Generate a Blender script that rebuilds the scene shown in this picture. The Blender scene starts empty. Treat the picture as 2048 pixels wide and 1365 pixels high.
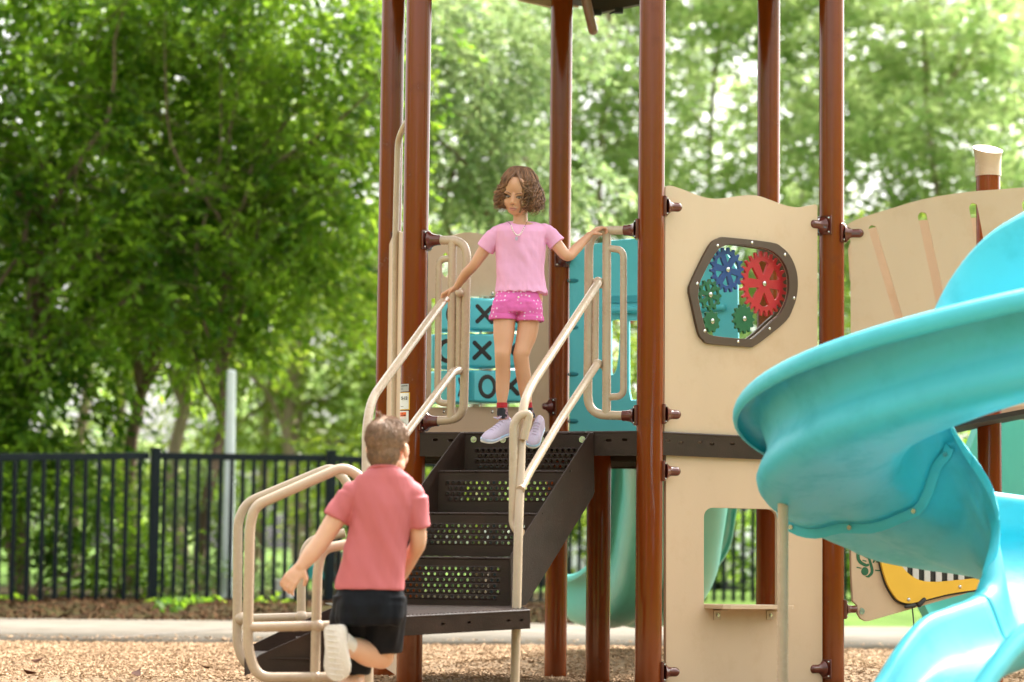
import bpy, math, random
import numpy as np
from mathutils import Vector, Matrix, noise
from mathutils.geometry import tessellate_polygon
random.seed(7); RNG = np.random.default_rng(11)
D = bpy.data; S = bpy.context.scene; COL = S.collection; PI = math.pi
R = math.radians

# ------------------------------------------------------------ camera
FPX = 4836.0; HC = 0.70
PITCH = R(4.93); ROLL = 0.0115
cam = D.cameras.new('camera'); camo = D.objects.new('camera', cam); COL.objects.link(camo)
CM = Matrix.Rotation(PI/2 + PITCH, 3, 'X') @ Matrix.Rotation(ROLL, 3, 'Z')
camo.matrix_world = Matrix.Translation((0, 0, HC)) @ CM.to_4x4()
cam.sensor_width = 36; cam.lens = 36*FPX/2048; cam.clip_end = 2000; cam.clip_start = .1
cam.dof.use_dof = True; cam.dof.focus_distance = 11.45; cam.dof.aperture_fstop = 2.2
S.camera = camo
CP = Vector((0, 0, HC))
# ------------------------------------------------------------ sky and sun
w = D.worlds.new("World"); S.world = w; w.use_nodes = True
nt = w.node_tree; nt.nodes.clear()
out = nt.nodes.new('ShaderNodeOutputWorld'); bg = nt.nodes.new('ShaderNodeBackground')
sky = nt.nodes.new('ShaderNodeTexSky'); sky.sky_type = 'NISHITA'; sky.sun_disc = False
SUN_EL, SUN_AZ = 52.0, 40.0     # azimuth from +Y towards +X: behind the tower, to the right
sky.sun_elevation = R(SUN_EL); sky.sun_rotation = R(SUN_AZ)
sky.air_density = 1.0; sky.dust_density = 6.0; sky.ozone_density = 1.0
hs = nt.nodes.new('ShaderNodeHueSaturation'); hs.inputs['Saturation'].default_value = .12
nt.links.new(sky.outputs[0], hs.inputs['Color']); wm = nt.nodes.new('ShaderNodeMix'); wm.data_type = 'RGBA'; wm.blend_type = 'MULTIPLY'; wm.inputs[0].default_value = 1; wm.inputs[7].default_value = (1, .985, .945, 1)
nt.links.new(hs.outputs[0], wm.inputs[6]); nt.links.new(wm.outputs[2], bg.inputs[0])
nt.links.new(bg.outputs[0], out.inputs[0]); bg.inputs[1].default_value = 0.15
sl = D.lights.new('sun', 'SUN'); so = D.objects.new('sun', sl); COL.objects.link(so)
sl.energy = 1.9; sl.angle = R(22); sl.color = (1, .96, .90)
sd = Vector((math.sin(R(SUN_AZ))*math.cos(R(SUN_EL)), math.cos(R(SUN_AZ))*math.cos(R(SUN_EL)), math.sin(R(SUN_EL))))
so.rotation_euler = sd.to_track_quat('Z', 'Y').to_euler()
S.view_settings.view_transform = 'Standard'; S.view_settings.look = 'None'
S.view_settings.exposure = 2.15; S.view_settings.gamma = 1
try:
    S.cycles.max_bounces = 8; S.cycles.transparent_max_bounces = 8; S.cycles.caustics_reflective = False
    S.cycles.caustics_refractive = False; S.cycles.use_denoising = True
except Exception: pass

# ------------------------------------------------------------ pixel <-> world (pixels of the 2048 wide photo)
def ray(u, v):
    return CM @ Vector(((u-1024)/FPX, -(v-682.5)/FPX, -1))
def at(u, v, Y):
    d = ray(u, v); return CP + d*(Y/d.y)
def atz(u, v, z):
    d = ray(u, v); return CP + d*((z-HC)/d.z)
class Plane:
    """vertical plane through two plan points; x axis along it, y axis up"""
    def __init__(s, a, b):
        s.a = Vector((a[0], a[1], 0)); e = Vector((b[0]-a[0], b[1]-a[1], 0)); s.L = e.length
        s.e = e.normalized(); s.n = Vector((s.e.y, -s.e.x, 0))      # n points to the camera side
    def px(s, u, v, off=0):
        d = ray(u, v); p0 = s.a + s.n*off
        t = (p0-CP).dot(s.n)/d.dot(s.n); return CP + d*t
    def loc(s, p): return ((p-s.a).dot(s.e), p.z)
    def at(s, x, z, off=0): return s.a + s.e*x + s.n*off + Vector((0, 0, z))

# ------------------------------------------------------------ materials
def mat(name, col, rough=.5, var=.0, vscale=8, metal=0, coat=0, bump=0, bscale=60, sss=0, spec=.5, island=0, col2=None, stretch=None):
    m = D.materials.new(name); m.use_nodes = True; t = m.node_tree; b = t.nodes['Principled BSDF']
    b.inputs['Roughness'].default_value = rough; b.inputs['Metallic'].default_value = metal
    b.inputs['Specular IOR Level'].default_value = spec
    if coat: b.inputs['Coat Weight'].default_value = coat; b.inputs['Coat Roughness'].default_value = .12
    if sss:
        b.inputs['Subsurface Weight'].default_value = sss; b.inputs['Subsurface Radius'].default_value = (.02, .01, .006)
        b.inputs['Subsurface Scale'].default_value = .5
    c = (*col, 1)
    tc = t.nodes.new('ShaderNodeTexCoord')
    src = tc.outputs['Object']
    if stretch:
        mp = t.nodes.new('ShaderNodeMapping'); mp.inputs['Scale'].default_value = stretch
        t.links.new(src, mp.inputs[0]); src = mp.outputs[0]
    if var or col2:
        n = t.nodes.new('ShaderNodeTexNoise'); n.inputs['Scale'].default_value = vscale; n.inputs['Detail'].default_value = 5
        t.links.new(src, n.inputs['Vector'])
        r = t.nodes.new('ShaderNodeValToRGB')
        r.color_ramp.elements[0].position = .3; r.color_ramp.elements[1].position = .7
        c2 = col2 if col2 else tuple(min(1, x*(1+var)) for x in col)
        c1 = col if col2 else tuple(x*(1-var) for x in col)
        r.color_ramp.elements[0].color = (*c1, 1); r.color_ramp.elements[1].color = (*c2, 1)
        t.links.new(n.outputs[0], r.inputs[0]); csrc = r.outputs[0]
    else:
        rgb = t.nodes.new('ShaderNodeRGB'); rgb.outputs[0].default_value = c; csrc = rgb.outputs[0]
    if island:
        g = t.nodes.new('ShaderNodeNewGeometry'); h = t.nodes.new('ShaderNodeHueSaturation')
        mr = t.nodes.new('ShaderNodeMapRange'); mr.inputs[3].default_value = 1-island; mr.inputs[4].default_value = 1+island
        t.links.new(g.outputs['Random Per Island'], mr.inputs[0]); t.links.new(mr.outputs[0], h.inputs['Value'])
        t.links.new(csrc, h.inputs['Color']); csrc = h.outputs[0]
    t.links.new(csrc, b.inputs['Base Color'])
    if bump:
        n2 = t.nodes.new('ShaderNodeTexNoise'); n2.inputs['Scale'].default_value = bscale; n2.inputs['Detail'].default_value = 4
        t.links.new(src, n2.inputs['Vector'])
        bp = t.nodes.new('ShaderNodeBump'); bp.inputs['Strength'].default_value = bump; bp.inputs['Distance'].default_value = .01
        t.links.new(n2.outputs[0], bp.inputs['Height']); t.links.new(bp.outputs[0], b.inputs['Normal'])
        if coat: t.links.new(bp.outputs[0], b.inputs['Coat Normal'])
    return m
def leafmat(name, c1, c2, trans=.45, rough=.5):
    m = D.materials.new(name); m.use_nodes = True; t = m.node_tree; t.nodes.clear()
    o = t.nodes.new('ShaderNodeOutputMaterial'); g = t.nodes.new('ShaderNodeNewGeometry')
    r = t.nodes.new('ShaderNodeValToRGB'); r.color_ramp.elements[0].color = (*c1, 1); r.color_ramp.elements[1].color = (*c2, 1)
    n = t.nodes.new('ShaderNodeTexNoise'); n.inputs['Scale'].default_value = 1.7; n.inputs['Detail'].default_value = 3; tc = t.nodes.new('ShaderNodeTexCoord'); t.links.new(tc.outputs['Object'], n.inputs[0])
    m1 = t.nodes.new('ShaderNodeMapRange'); m1.inputs[1].default_value = .35; m1.inputs[2].default_value = .65; m1.inputs[3].default_value = -.25; m1.inputs[4].default_value = .75; t.links.new(n.outputs[0], m1.inputs[0])
    m2 = t.nodes.new('ShaderNodeMath'); m2.operation = 'MULTIPLY_ADD'; m2.inputs[1].default_value = .5; t.links.new(g.outputs['Random Per Island'], m2.inputs[0]); t.links.new(m1.outputs[0], m2.inputs[2])
    t.links.new(m2.outputs[0], r.inputs[0])
    p = t.nodes.new('ShaderNodeBsdfPrincipled'); p.inputs['Roughness'].default_value = rough
    p.inputs['Specular IOR Level'].default_value = .25
    tr = t.nodes.new('ShaderNodeBsdfTranslucent'); mx = t.nodes.new('ShaderNodeMixShader'); mx.inputs[0].default_value = trans
    h = t.nodes.new('ShaderNodeHueSaturation'); h.inputs['Value'].default_value = 1.5; h.inputs['Hue'].default_value = .485
    t.links.new(r.outputs[0], p.inputs['Base Color']); t.links.new(r.outputs[0], h.inputs['Color']); t.links.new(h.outputs[0], tr.inputs[0])
    t.links.new(p.outputs[0], mx.inputs[1]); t.links.new(tr.outputs[0], mx.inputs[2]); t.links.new(mx.outputs[0], o.inputs[0])
    return m
M = {}
M['post'] = mat('post_brown', (.188, .036, .005), .10, .10, 3, coat=.0, spec=.42, stretch=(9, 9, .15))
M['bracket'] = mat('bracket_brown', (.115, .022, .013), .25, .08, 20, coat=.5)
M['tan'] = mat('tan_tube', (.51, .39, .28), .26, .05, 9, coat=.15, bump=.04, bscale=90)
M['panel'] = mat('tan_panel', (.585, .425, .285), .55, .055, 2.2, bump=.06, bscale=260, stretch=(1, 1, .35))
M['dark'] = mat('brown_deck', (.030, .016, .0115), .40, .25, 7, bump=.15, bscale=150, spec=.3)
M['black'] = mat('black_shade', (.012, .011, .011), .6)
M['teal'] = mat('teal_plastic', (.055, .485, .58), .46, .05, 2.5, bump=.04, bscale=160, sss=.12)
M['teal'].node_tree.nodes['Principled BSDF'].inputs['Subsurface Radius'].default_value = (.01, .03, .035)
M['tealhood'] = mat('teal_hood_lightened', (.09, .58, .67), .38, .05, 2.5)  # slide teal with its base colour lightened to offset the shade on the hood
M['tealpale'] = mat('teal_green_plastic', (.085, .43, .38), .4, .05, 2.5, bump=.04, bscale=160)
M['tealblock'] = mat('teal_block', (.11, .62, .72), .4, .05, 6)
M['frame'] = mat('frame_brown', (.075, .043, .028), .45, .1, 10)
M['red'] = mat('gear_red', (.55, .016, .03), .4, .06, 10)
M['blue'] = mat('gear_blue', (.018, .06, .24), .4, .06, 10)
M['green'] = mat('gear_green', (.012, .12, .045), .45, .06, 10)
M['clef'] = mat('clef_green', (.012, .11, .05), .5, .05, 9)
M['steel'] = mat('bolt_steel', (.6, .58, .55), .25, .05, 30, metal=1)
M['yellow'] = mat('yellow_panel', (.80, .47, .045), .45, .04, 6)
M['bar'] = mat('chime_bar', (.62, .62, .66), .35, .05, 30, metal=.3)
M['ink'] = mat('black_mark', (.02, .02, .02), .5, .05, 9)
M['white'] = mat('white_label', (.8, .8, .78), .5, .03, 20)
M['grey'] = mat('grey_label', (.42, .42, .40), .5, .03, 20)
M['lyellow'] = mat('yellow_label', (.80, .48, .05), .5, .03, 20)
M['orange'] = mat('orange_label', (.85, .13, .02), .5, .03, 20)
M['fence'] = mat('fence_blackgreen', (.005, .010, .015), .4, .1, 5, spec=.2)
M['polewhite'] = mat('pole_paint', (.62, .68, .68), .4, .06, 5)
M['concrete'] = mat('concrete', (.165, .145, .118), .85, .10, 1.2, bump=.3, bscale=90)
M['mulch'] = mat('mulch', (.19, .13, .08), .9, col2=(.29, .205, .13), vscale=34, bump=1, bscale=60)
M['chip'] = mat('wood_chip', (.36, .24, .145), .8, .15, 30, island=.30)
M['soil'] = mat('soil', (.030, .014, .007), .95, col2=(.045, .042, .010), vscale=3.5, bump=1, bscale=30)
M['lawn'] = mat('lawn', (.06, .11, .018), .95, col2=(.10, .17, .03), vscale=2, bump=1, bscale=40)
M['bark'] = mat('bark', (.17, .12, .085), .9, .3, 9, bump=.8, bscale=30, stretch=(3, 3, .6))
M['barkpale'] = mat('bark_pale', (.28, .21, .16), .9, .25, 9, bump=.8, bscale=30, stretch=(3, 3, .6))
M['leafA'] = leafmat('leaf_dark', (.032, .105, .007), (.19, .35, .022), .68)
M['leafB'] = leafmat('leaf_mid', (.055, .15, .010), (.25, .41, .035), .68)
M['leafC'] = leafmat('leaf_lime', (.09, .18, .012), (.24, .34, .03), .55)
M['leafP'] = leafmat('pine_needles', (.17, .29, .09), (.41, .51, .22), .70)
M['leafG'] = leafmat('leaf_grey', (.12, .21, .07), (.28, .38, .15), .5)
M['pink'] = mat('pink_flower', (.75, .16, .22), .7, .1, 20, island=.25)
M['pale'] = mat('pale_flower', (.75, .72, .58), .7, .05, 20, island=.15)
M['litter'] = mat('leaf_litter', (.055, .022, .010), .9, island=.6, col2=(.09, .05, .022), vscale=8)
M['dry'] = mat('dry_leaf', (.07, .026, .014), .7, .25, 30)
M['car'] = mat('car_white', (.72, .73, .75), .25, .03, 3, coat=.6)
M['cargrey'] = mat('car_grey', (.10, .11, .12), .3, .03, 3, coat=.6)
M['glass'] = mat('car_glass', (.02, .025, .03), .08)
M['rubber'] = mat('rubber', (.02, .02, .02), .8)
M['skin'] = mat('skin_girl', (.60, .31, .185), .48, col2=(.66, .35, .22), vscale=5, sss=.25, bump=.05, bscale=200)
M['skinb'] = mat('skin_boy', (.66, .38, .25), .5, col2=(.74, .44, .31), vscale=5, sss=.25, bump=.05, bscale=200)
M['lip'] = mat('lips', (.52, .20, .15), .4, .05, 30)
M['hair'] = mat('hair_brown', (.20, .090, .040), .42, .3, 25, island=.55)
M['hairb'] = mat('hair_short', (.25, .145, .085), .6, .25, 30, island=.3)
M['eyew'] = mat('eye_white', (.34, .28, .25), .5)
M['iris'] = mat('iris', (.05, .03, .018), .5)
M['shirtp'] = mat('pink_shirt', (.80, .38, .60), .85, .04, 6, bump=.25, bscale=25)
M['shorts'] = mat('magenta_shorts', (.70, .13, .42), .85, .06, 12, bump=.35, bscale=30)
M['shirtr'] = mat('coral_shirt', (.52, .135, .15), .75, .06, 5, bump=.2, bscale=18, stretch=(1.5, 1, .6))
M['brow'] = mat('brow', (.20, .10, .06), .6)
M['shortsb'] = mat('black_shorts', (.006, .007, .011), .6, .2, 9, bump=.4, bscale=16)
M['shortsb'].node_tree.nodes['Principled BSDF'].inputs['Specular IOR Level'].default_value = .15
M['lav'] = mat('lavender_knit', (.50, .42, .55), .8, .06, 30, bump=.3, bscale=200)
M['sole'] = mat('white_sole', (.74, .68, .62), .6, .06, 14, bump=.3, bscale=120)
M['holo'] = mat('pastel_sole', (.62, .58, .80), .35, col2=(.35, .62, .85), vscale=28)
M['sock'] = mat('black_sock', (.02, .02, .028), .9, col2=(.36, .20, .24), vscale=34); M['sock'].node_tree.nodes['Color Ramp'].color_ramp.elements[0].position = .56; M['sock'].node_tree.nodes['Color Ramp'].color_ramp.elements[1].position = .60
M['redsock'] = mat('red_cuff', (.42, .02, .03), .9, .1, 30)
M['bead'] = mat('bead', (.80, .62, .60), .3, island=.25)
for _k in ('concrete', 'mulch', 'chip', 'soil', 'lawn', 'bark', 'barkpale', 'dry', 'litter'): M[_k].node_tree.nodes['Principled BSDF'].inputs['Specular IOR Level'].default_value = .08
M['roofm'] = mat('roof_brown', (.055, .036, .028), .6, .1, 5)
M['pipe'] = mat('pinkish_pipe', (.30, .16, .12), .3, .05, 5, coat=.3)
M['glassp'] = D.materials.new('clear_pane'); M['glassp'].use_nodes = True
_t = M['glassp'].node_tree; _t.nodes.clear(); _o = _t.nodes.new('ShaderNodeOutputMaterial'); _x = _t.nodes.new('ShaderNodeMixShader')
_a = _t.nodes.new('ShaderNodeBsdfTransparent'); _g = _t.nodes.new('ShaderNodeBsdfGlossy'); _f = _t.nodes.new('ShaderNodeValue')
_a.inputs[0].default_value = (.93, .96, .97, 1); _g.inputs['Roughness'].default_value = .06; _f.outputs[0].default_value = .03
_t.links.new(_f.outputs[0], _x.inputs[0]); _t.links.new(_a.outputs[0], _x.inputs[1]); _t.links.new(_g.outputs[0], _x.inputs[2]); _t.links.new(_x.outputs[0], _o.inputs[0])

def grime(m, k=.82, scale=9, lo=.52, hi=.70, warm=(1, .97, .92)):
    """faint dust and handling marks with a shape of their own"""
    t = m.node_tree; b = t.nodes['Principled BSDF']; src = b.inputs['Base Color'].links[0].from_socket
    tc = t.nodes.new('ShaderNodeTexCoord'); n = t.nodes.new('ShaderNodeTexNoise'); n.inputs['Scale'].default_value = scale; n.inputs['Detail'].default_value = 9; n.inputs['Roughness'].default_value = .68
    t.links.new(tc.outputs['Object'], n.inputs[0]); r = t.nodes.new('ShaderNodeMapRange'); r.inputs[1].default_value = lo; r.inputs[2].default_value = hi
    t.links.new(n.outputs[0], r.inputs[0]); x = t.nodes.new('ShaderNodeMix'); x.data_type = 'RGBA'; x.blend_type = 'MULTIPLY'; x.inputs[7].default_value = (k*warm[0], k*warm[1], k*warm[2], 1)
    t.links.new(r.outputs[0], x.inputs[0]); t.links.new(src, x.inputs[6]); t.links.new(x.outputs[2], b.inputs['Base Color'])
    q = t.nodes.new('ShaderNodeMapRange'); q.inputs[3].default_value = b.inputs['Roughness'].default_value; q.inputs[4].default_value = min(1, b.inputs['Roughness'].default_value+.22); t.links.new(r.outputs[0], q.inputs[0]); t.links.new(q.outputs[0], b.inputs['Roughness'])
grime(M['panel'], .93, 5, .52, .74); grime(M['tan'], .86, 14); grime(M['teal'], .88, 6, .50, .70, (1, 1, 1)); grime(M['dark'], 1.3, 11, .50, .74, (1.05, 1, .9)); grime(M['post'], .80, 8, .55, .72); grime(M['fence'], 1.5, 6)
grime(M['concrete'], .80, 2.5, .48, .66); grime(M['mulch'], .62, 1.6, .46, .64); grime(M['chip'], .70, 1.1, .50, .66)

# ------------------------------------------------------------ mesh building
def rotmin(a, b):
    return a.rotation_difference(b)
class MB:
    def __init__(s): s.v = []; s.f = []
    def add(s, vs, fs):
        k = len(s.v); s.v += [tuple(p) for p in vs]; s.f += [tuple(i+k for i in f) for f in fs]; return s
    def box(s, c, size, ax=None):
        c = Vector(c); X, Y, Z = ax if ax else (Vector((1, 0, 0)), Vector((0, 1, 0)), Vector((0, 0, 1)))
        h = [q/2 for q in size]
        vs = [c + X*(i*h[0]) + Y*(j*h[1]) + Z*(k*h[2]) for i in (-1, 1) for j in (-1, 1) for k in (-1, 1)]
        return s.add(vs, [(0, 1, 3, 2), (4, 6, 7, 5), (0, 4, 5, 1), (2, 3, 7, 6), (0, 2, 6, 4), (1, 5, 7, 3)])
    def tube(s, pts, r, seg=16, cap=True, closed=False):
        pts = [Vector(p) for p in pts]; n = len(pts); rs = r if isinstance(r, (list, tuple)) else [r]*n
        T = []
        for i in range(n):
            if closed: t = pts[(i+1) % n]-pts[i-1]
            else: t = pts[min(i+1, n-1)]-pts[max(i-1, 0)]
            T.append(t.normalized())
        a = T[0].orthogonal().normalized(); k = len(s.v); vs = []
        for i in range(n):
            if i: a = (T[i-1].rotation_difference(T[i]) @ a); a = (a - T[i]*a.dot(T[i])).normalized()
            b = T[i].cross(a)
            for j in range(seg):
                q = 2*PI*j/seg; vs.append(pts[i] + (a*math.cos(q)+b*math.sin(q))*rs[i])
        fs = []
        for i in range(n if closed else n-1):
            for j in range(seg):
                i2 = (i+1) % n
                fs.append((i*seg+j, i*seg+(j+1) % seg, i2*seg+(j+1) % seg, i2*seg+j))
        if cap and not closed: fs += [tuple(range(seg-1, -1, -1)), tuple((n-1)*seg+j for j in range(seg))]
        return s.add(vs, fs)
    def capsule(s, a, b, ra, rb, seg=16):
        a, b = Vector(a), Vector(b); d = (b-a); L = d.length
        if L < 1e-6: d = Vector((0, 0, 1))
        d.normalize(); P = []; Rr = []
        for i in range(1, 6):
            q = PI/2*i/5; P.append(a - d*ra*math.cos(q)); Rr.append(ra*math.sin(q))
        for i in range(0, 5):
            q = PI/2*i/5; P.append(b + d*rb*math.sin(q)); Rr.append(max(rb*math.cos(q), 1e-4))
        return s.tube(P, Rr, seg)
    def ball(s, c, r, ax=None, nu=20, nv=14, fn=None):
        c = Vector(c); rx, ry, rz = r if isinstance(r, (tuple, list)) else (r, r, r)
        X, Y, Z = ax if ax else (Vector((1, 0, 0)), Vector((0, 1, 0)), Vector((0, 0, 1)))
        vs = []; fs = []
        for i in range(nv+1):
            th = PI*i/nv
            for j in range(nu):
                ph = 2*PI*j/nu; p = Vector((math.sin(th)*math.cos(ph), math.sin(th)*math.sin(ph), math.cos(th)))
                if fn: p = fn(p)
                vs.append(c + X*p.x*rx + Y*p.y*ry + Z*p.z*rz)
        for i in range(nv):
            for j in range(nu):
                fs.append((i*nu+j, (i+1)*nu+j, (i+1)*nu+(j+1) % nu, i*nu+(j+1) % nu))
        return s.add(vs, fs)
    def prism(s, pts, nrm, th, holes=()):
        """flat polygon (world points) extruded by th along -nrm, with holes"""
        nrm = Vector(nrm).normalized(); loops = [[Vector(p) for p in pts]] + [[Vector(p) for p in h] for h in holes]
        tris = tessellate_polygon(loops); flat = [p for l in loops for p in l]; n = len(flat)
        vs = flat + [p - nrm*th for p in flat]; fs = []
        for t in tris:
            a, b, c = t; q = (flat[b]-flat[a]).cross(flat[c]-flat[a])
            if q.dot(nrm) < 0: a, c = c, a
            fs.append((a, b, c)); fs.append((c+n, b+n, a+n))
        k = 0
        for l in loops:
            m = len(l)
            for i in range(m):
                a, b = k+i, k+(i+1) % m; fs.append((a, a+n, b+n, b))
            k += m
        return s.add(vs, fs)
    def loft(s, rings, cap=True, closed=True):
        n = len(rings[0]); vs = [p for r in rings for p in r]; fs = []
        for i in range(len(rings)-1):
            for j in range(n if closed else n-1):
                fs.append((i*n+j, i*n+(j+1) % n, (i+1)*n+(j+1) % n, (i+1)*n+j))
        if cap: fs += [tuple(range(n-1, -1, -1)), tuple((len(rings)-1)*n+j for j in range(n))]
        return s.add(vs, fs)
    def build(s, name, m, parent=None, smooth=True, angle=40, bevel=0, kind=None, label=None, solid=0):
        me = D.meshes.new(name); me.from_pydata(s.v, [], s.f); me.update()
        return link(me, name, m, parent, smooth, angle, bevel, kind, label, solid)
def link(me, name, m, parent=None, smooth=True, angle=40, bevel=0, kind=None, label=None, solid=0):
    import bmesh
    bm = bmesh.new(); bm.from_mesh(me); bmesh.ops.recalc_face_normals(bm, faces=bm.faces)
    bm.to_mesh(me); bm.free()
    o = D.objects.new(name, me); COL.objects.link(o)
    if m is not None: me.materials.append(m)
    if smooth:
        me.polygons.foreach_set('use_smooth', [True]*len(me.polygons))
        me.set_sharp_from_angle(angle=R(angle))
    if solid:
        q = o.modifiers.new('s', 'SOLIDIFY'); q.thickness = solid; q.offset = 0
    if bevel:
        q = o.modifiers.new('b', 'BEVEL'); q.width = bevel; q.segments = 2; q.limit_method = 'ANGLE'; q.angle_limit = R(50)
    if parent is not None: o.parent = parent
    if kind: o['kind'] = kind
    if label: o['label'] = label
    return o
def rawmesh(name, V, F, m, parent=None, kind=None, smooth=False):
    """numpy quads, fast"""
    me = D.meshes.new(name); n = len(V); f = len(F); k = F.shape[1]
    me.vertices.add(n); me.vertices.foreach_set('co', V.astype(np.float32).ravel())
    me.loops.add(f*k); me.loops.foreach_set('vertex_index', F.astype(np.int32).ravel())
    me.polygons.add(f); me.polygons.foreach_set('loop_start', np.arange(0, f*k, k, dtype=np.int32))
    me.polygons.foreach_set('loop_total', np.full(f, k, dtype=np.int32))
    if smooth: me.polygons.foreach_set('use_smooth', np.ones(f, dtype=bool))
    me.update(calc_edges=True); me.validate(); me.materials.append(m)
    o = D.objects.new(name, me); COL.objects.link(o)
    if parent is not None: o.parent = parent
    if kind: o['kind'] = kind
    return o
def thing(name, label, cat, group=None):
    o = D.objects.new(name, None); COL.objects.link(o); o['label'] = label; o['category'] = cat
    if group: o['group'] = group
    return o
def seat(root, p):
    """put an Empty root at a base point, its children (built in world space) stay where they are"""
    root.location = p
    for c in root.children: c.matrix_parent_inverse = Matrix.Translation(-Vector(p))
def tag(o, label, cat, group=None):
    o['label'] = label; o['category'] = cat
    if group: o['group'] = group
    return o
def rpath(pts, rad, n=7):
    """polyline with rounded corners; rad a number or a list for the inner points"""
    pts = [Vector(p) for p in pts]; o = [pts[0]]
    for i in range(1, len(pts)-1):
        r = rad[i-1] if isinstance(rad, (list, tuple)) else rad
        a, b, c = pts[i-1], pts[i], pts[i+1]; u = (a-b); w_ = (c-b)
        k = min(r, u.length*.48, w_.length*.48); p = b+u.normalized()*k; q = b+w_.normalized()*k
        for j in range(n+1):
            t = j/n; o.append(p*(1-t)**2 + b*2*t*(1-t) + q*t*t)
    o.append(pts[-1]); return o
def arc(c, rx, ry, a0, a1, n):
    return [(c[0]+rx*math.cos(a0+(a1-a0)*i/n), c[1]+ry*math.sin(a0+(a1-a0)*i/n)) for i in range(n+1)]
def spline(pts, n=6, closed=False):
    """Catmull-Rom through 2D/3D points"""
    P = [Vector(p) for p in pts]; N = len(P); o = []
    for i in range(N if closed else N-1):
        p1, p2 = P[i], P[(i+1) % N]
        p0 = P[(i-1) % N] if closed or i > 0 else p1; p3 = P[(i+2) % N] if closed or i+2 < N else p2
        for j in range(n):
            t = j/n
            o.append(.5*((2*p1)+(p2-p0)*t+(2*p0-5*p1+4*p2-p3)*t*t+(3*p1-p0-3*p2+p3)*t**3))
    if not closed: o.append(P[-1])
    return o
# ============================================================ SETTING
def sheet(name, pts, z, m, kind='structure'):
    return MB().add([(x, y, z) for x, y in pts], [tuple(range(len(pts)))]).build(name, m, smooth=False, kind=kind)
# far ground to the horizon
sheet('ground', [(-400, -60), (400, -60), (400, 900), (-400, 900)], -.16, M['lawn'])
# mulch play area, gently uneven
def grid(name, x0, x1, y0, y1, nx, ny, zf, m):
    xs = np.linspace(x0, x1, nx); ys = np.linspace(y0, y1, ny); V = []; 
    for y in ys:
        for x in xs: V.append((x, y, zf(x, y)))
    idx = np.arange(nx*ny).reshape(ny, nx)
    F = np.stack([idx[:-1, :-1].ravel(), idx[:-1, 1:].ravel(), idx[1:, 1:].ravel(), idx[1:, :-1].ravel()], 1)
    return rawmesh(name, np.array(V), F, m, kind='structure', smooth=True)
def edge_near(x): return 17.65 + .06*x + .10*math.sin(x*.9+1)     # mulch / path boundary
def edge_far(x): return 22.1 + .07*x
def mz(x, y):
    h = .02*noise.noise(Vector((x*1.3, y*1.3, 0))) + .014*noise.noise(Vector((x*4, y*4, 3)))
    for cx, cy, r, a in ((.75, 15.2, .8, .07), (.15, 14.4, .5, .05), (1.9, 14.0, .7, .05), (-.3, 12.6, .6, .04)):
        h += a*math.exp(-((x-cx)**2+(y-cy)**2)/r**2)
    for cx, cy, r, a in ((.3, 13.8, .5, -.05), (.75, 14.3, .45, -.05)):
        h += a*math.exp(-((x-cx)**2+(y-cy)**2)/r**2)
    k = min(1, max(0, (y-16.0)/1.5)); return h*(1-k) + .002
grid('mulch_ground', -9, 9, 2, 18.6, 120, 120, mz, M['mulch'])
# concrete path beyond the mulch
V = []; F = []
xs = np.linspace(-30, 30, 61)
for x in xs: V += [(x, edge_near(x), .030), (x, edge_far(x), .034), (x, edge_near(x), -.05), (x, edge_far(x), -.05)]
for i in range(60):
    k = i*4; F += [(k, k+4, k+5, k+1), (k+2, k+6, k+4, k), (k+1, k+5, k+7, k+3)]
rawmesh('path', np.array(V), np.array(F), M['concrete'], kind='structure')
j = MB()
for x in (-10.2, -7.4, -4.6, -2.0, 4.0, 6.8, 9.6):
    a = Vector((x-.9, edge_near(x), .0345)); b = Vector((x+.3, edge_far(x), .0385)); e = (b-a).normalized(); n_ = Vector((e.y, -e.x, 0))*.02
    j.add([a-n_, a+n_, b+n_, b-n_], [(0, 1, 2, 3)])
j.build('path_joint', mat('joint', (.16, .14, .12), .9), smooth=False, kind='structure')
# soil strip rising to the fence, and the woodland floor / lawn behind
def fz(x, y):
    b = edge_far(x); t = min(1, max(0, (y-b)/1.6)); h = .03 + .10*t
    return h + .025*noise.noise(Vector((x*2.2, y*2.2, 5)))*min(1, t*3+.2)
def grid2(name, x0, x1, yf0, yf1, nx, ny, zf, m):
    V = []
    for j_ in range(ny):
        for i in range(nx):
            x = x0+(x1-x0)*i/(nx-1); y = yf0(x)+(yf1(x)-yf0(x))*j_/(ny-1); V.append((x, y, zf(x, y)))
    idx = np.arange(nx*ny).reshape(ny, nx)
    F = np.stack([idx[:-1, :-1].ravel(), idx[:-1, 1:].ravel(), idx[1:, 1:].ravel(), idx[1:, :-1].ravel()], 1)
    return rawmesh(name, np.array(V), F, m, kind='structure', smooth=True)
grid2('soil_bank', -12, .6, lambda x: edge_far(x)-.06, lambda x: 33, 90, 60, fz, M['soil'])
grid2('lawn', .6, 14, lambda x: edge_far(x)-.06, lambda x: 34, 60, 40, fz, M['lawn'])
grid2('far_lawn', -16, 22, lambda x: 32.9, lambda x: 90, 40, 20, lambda x, y: .13-.02*(y-33)/60, M['lawn'])

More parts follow.
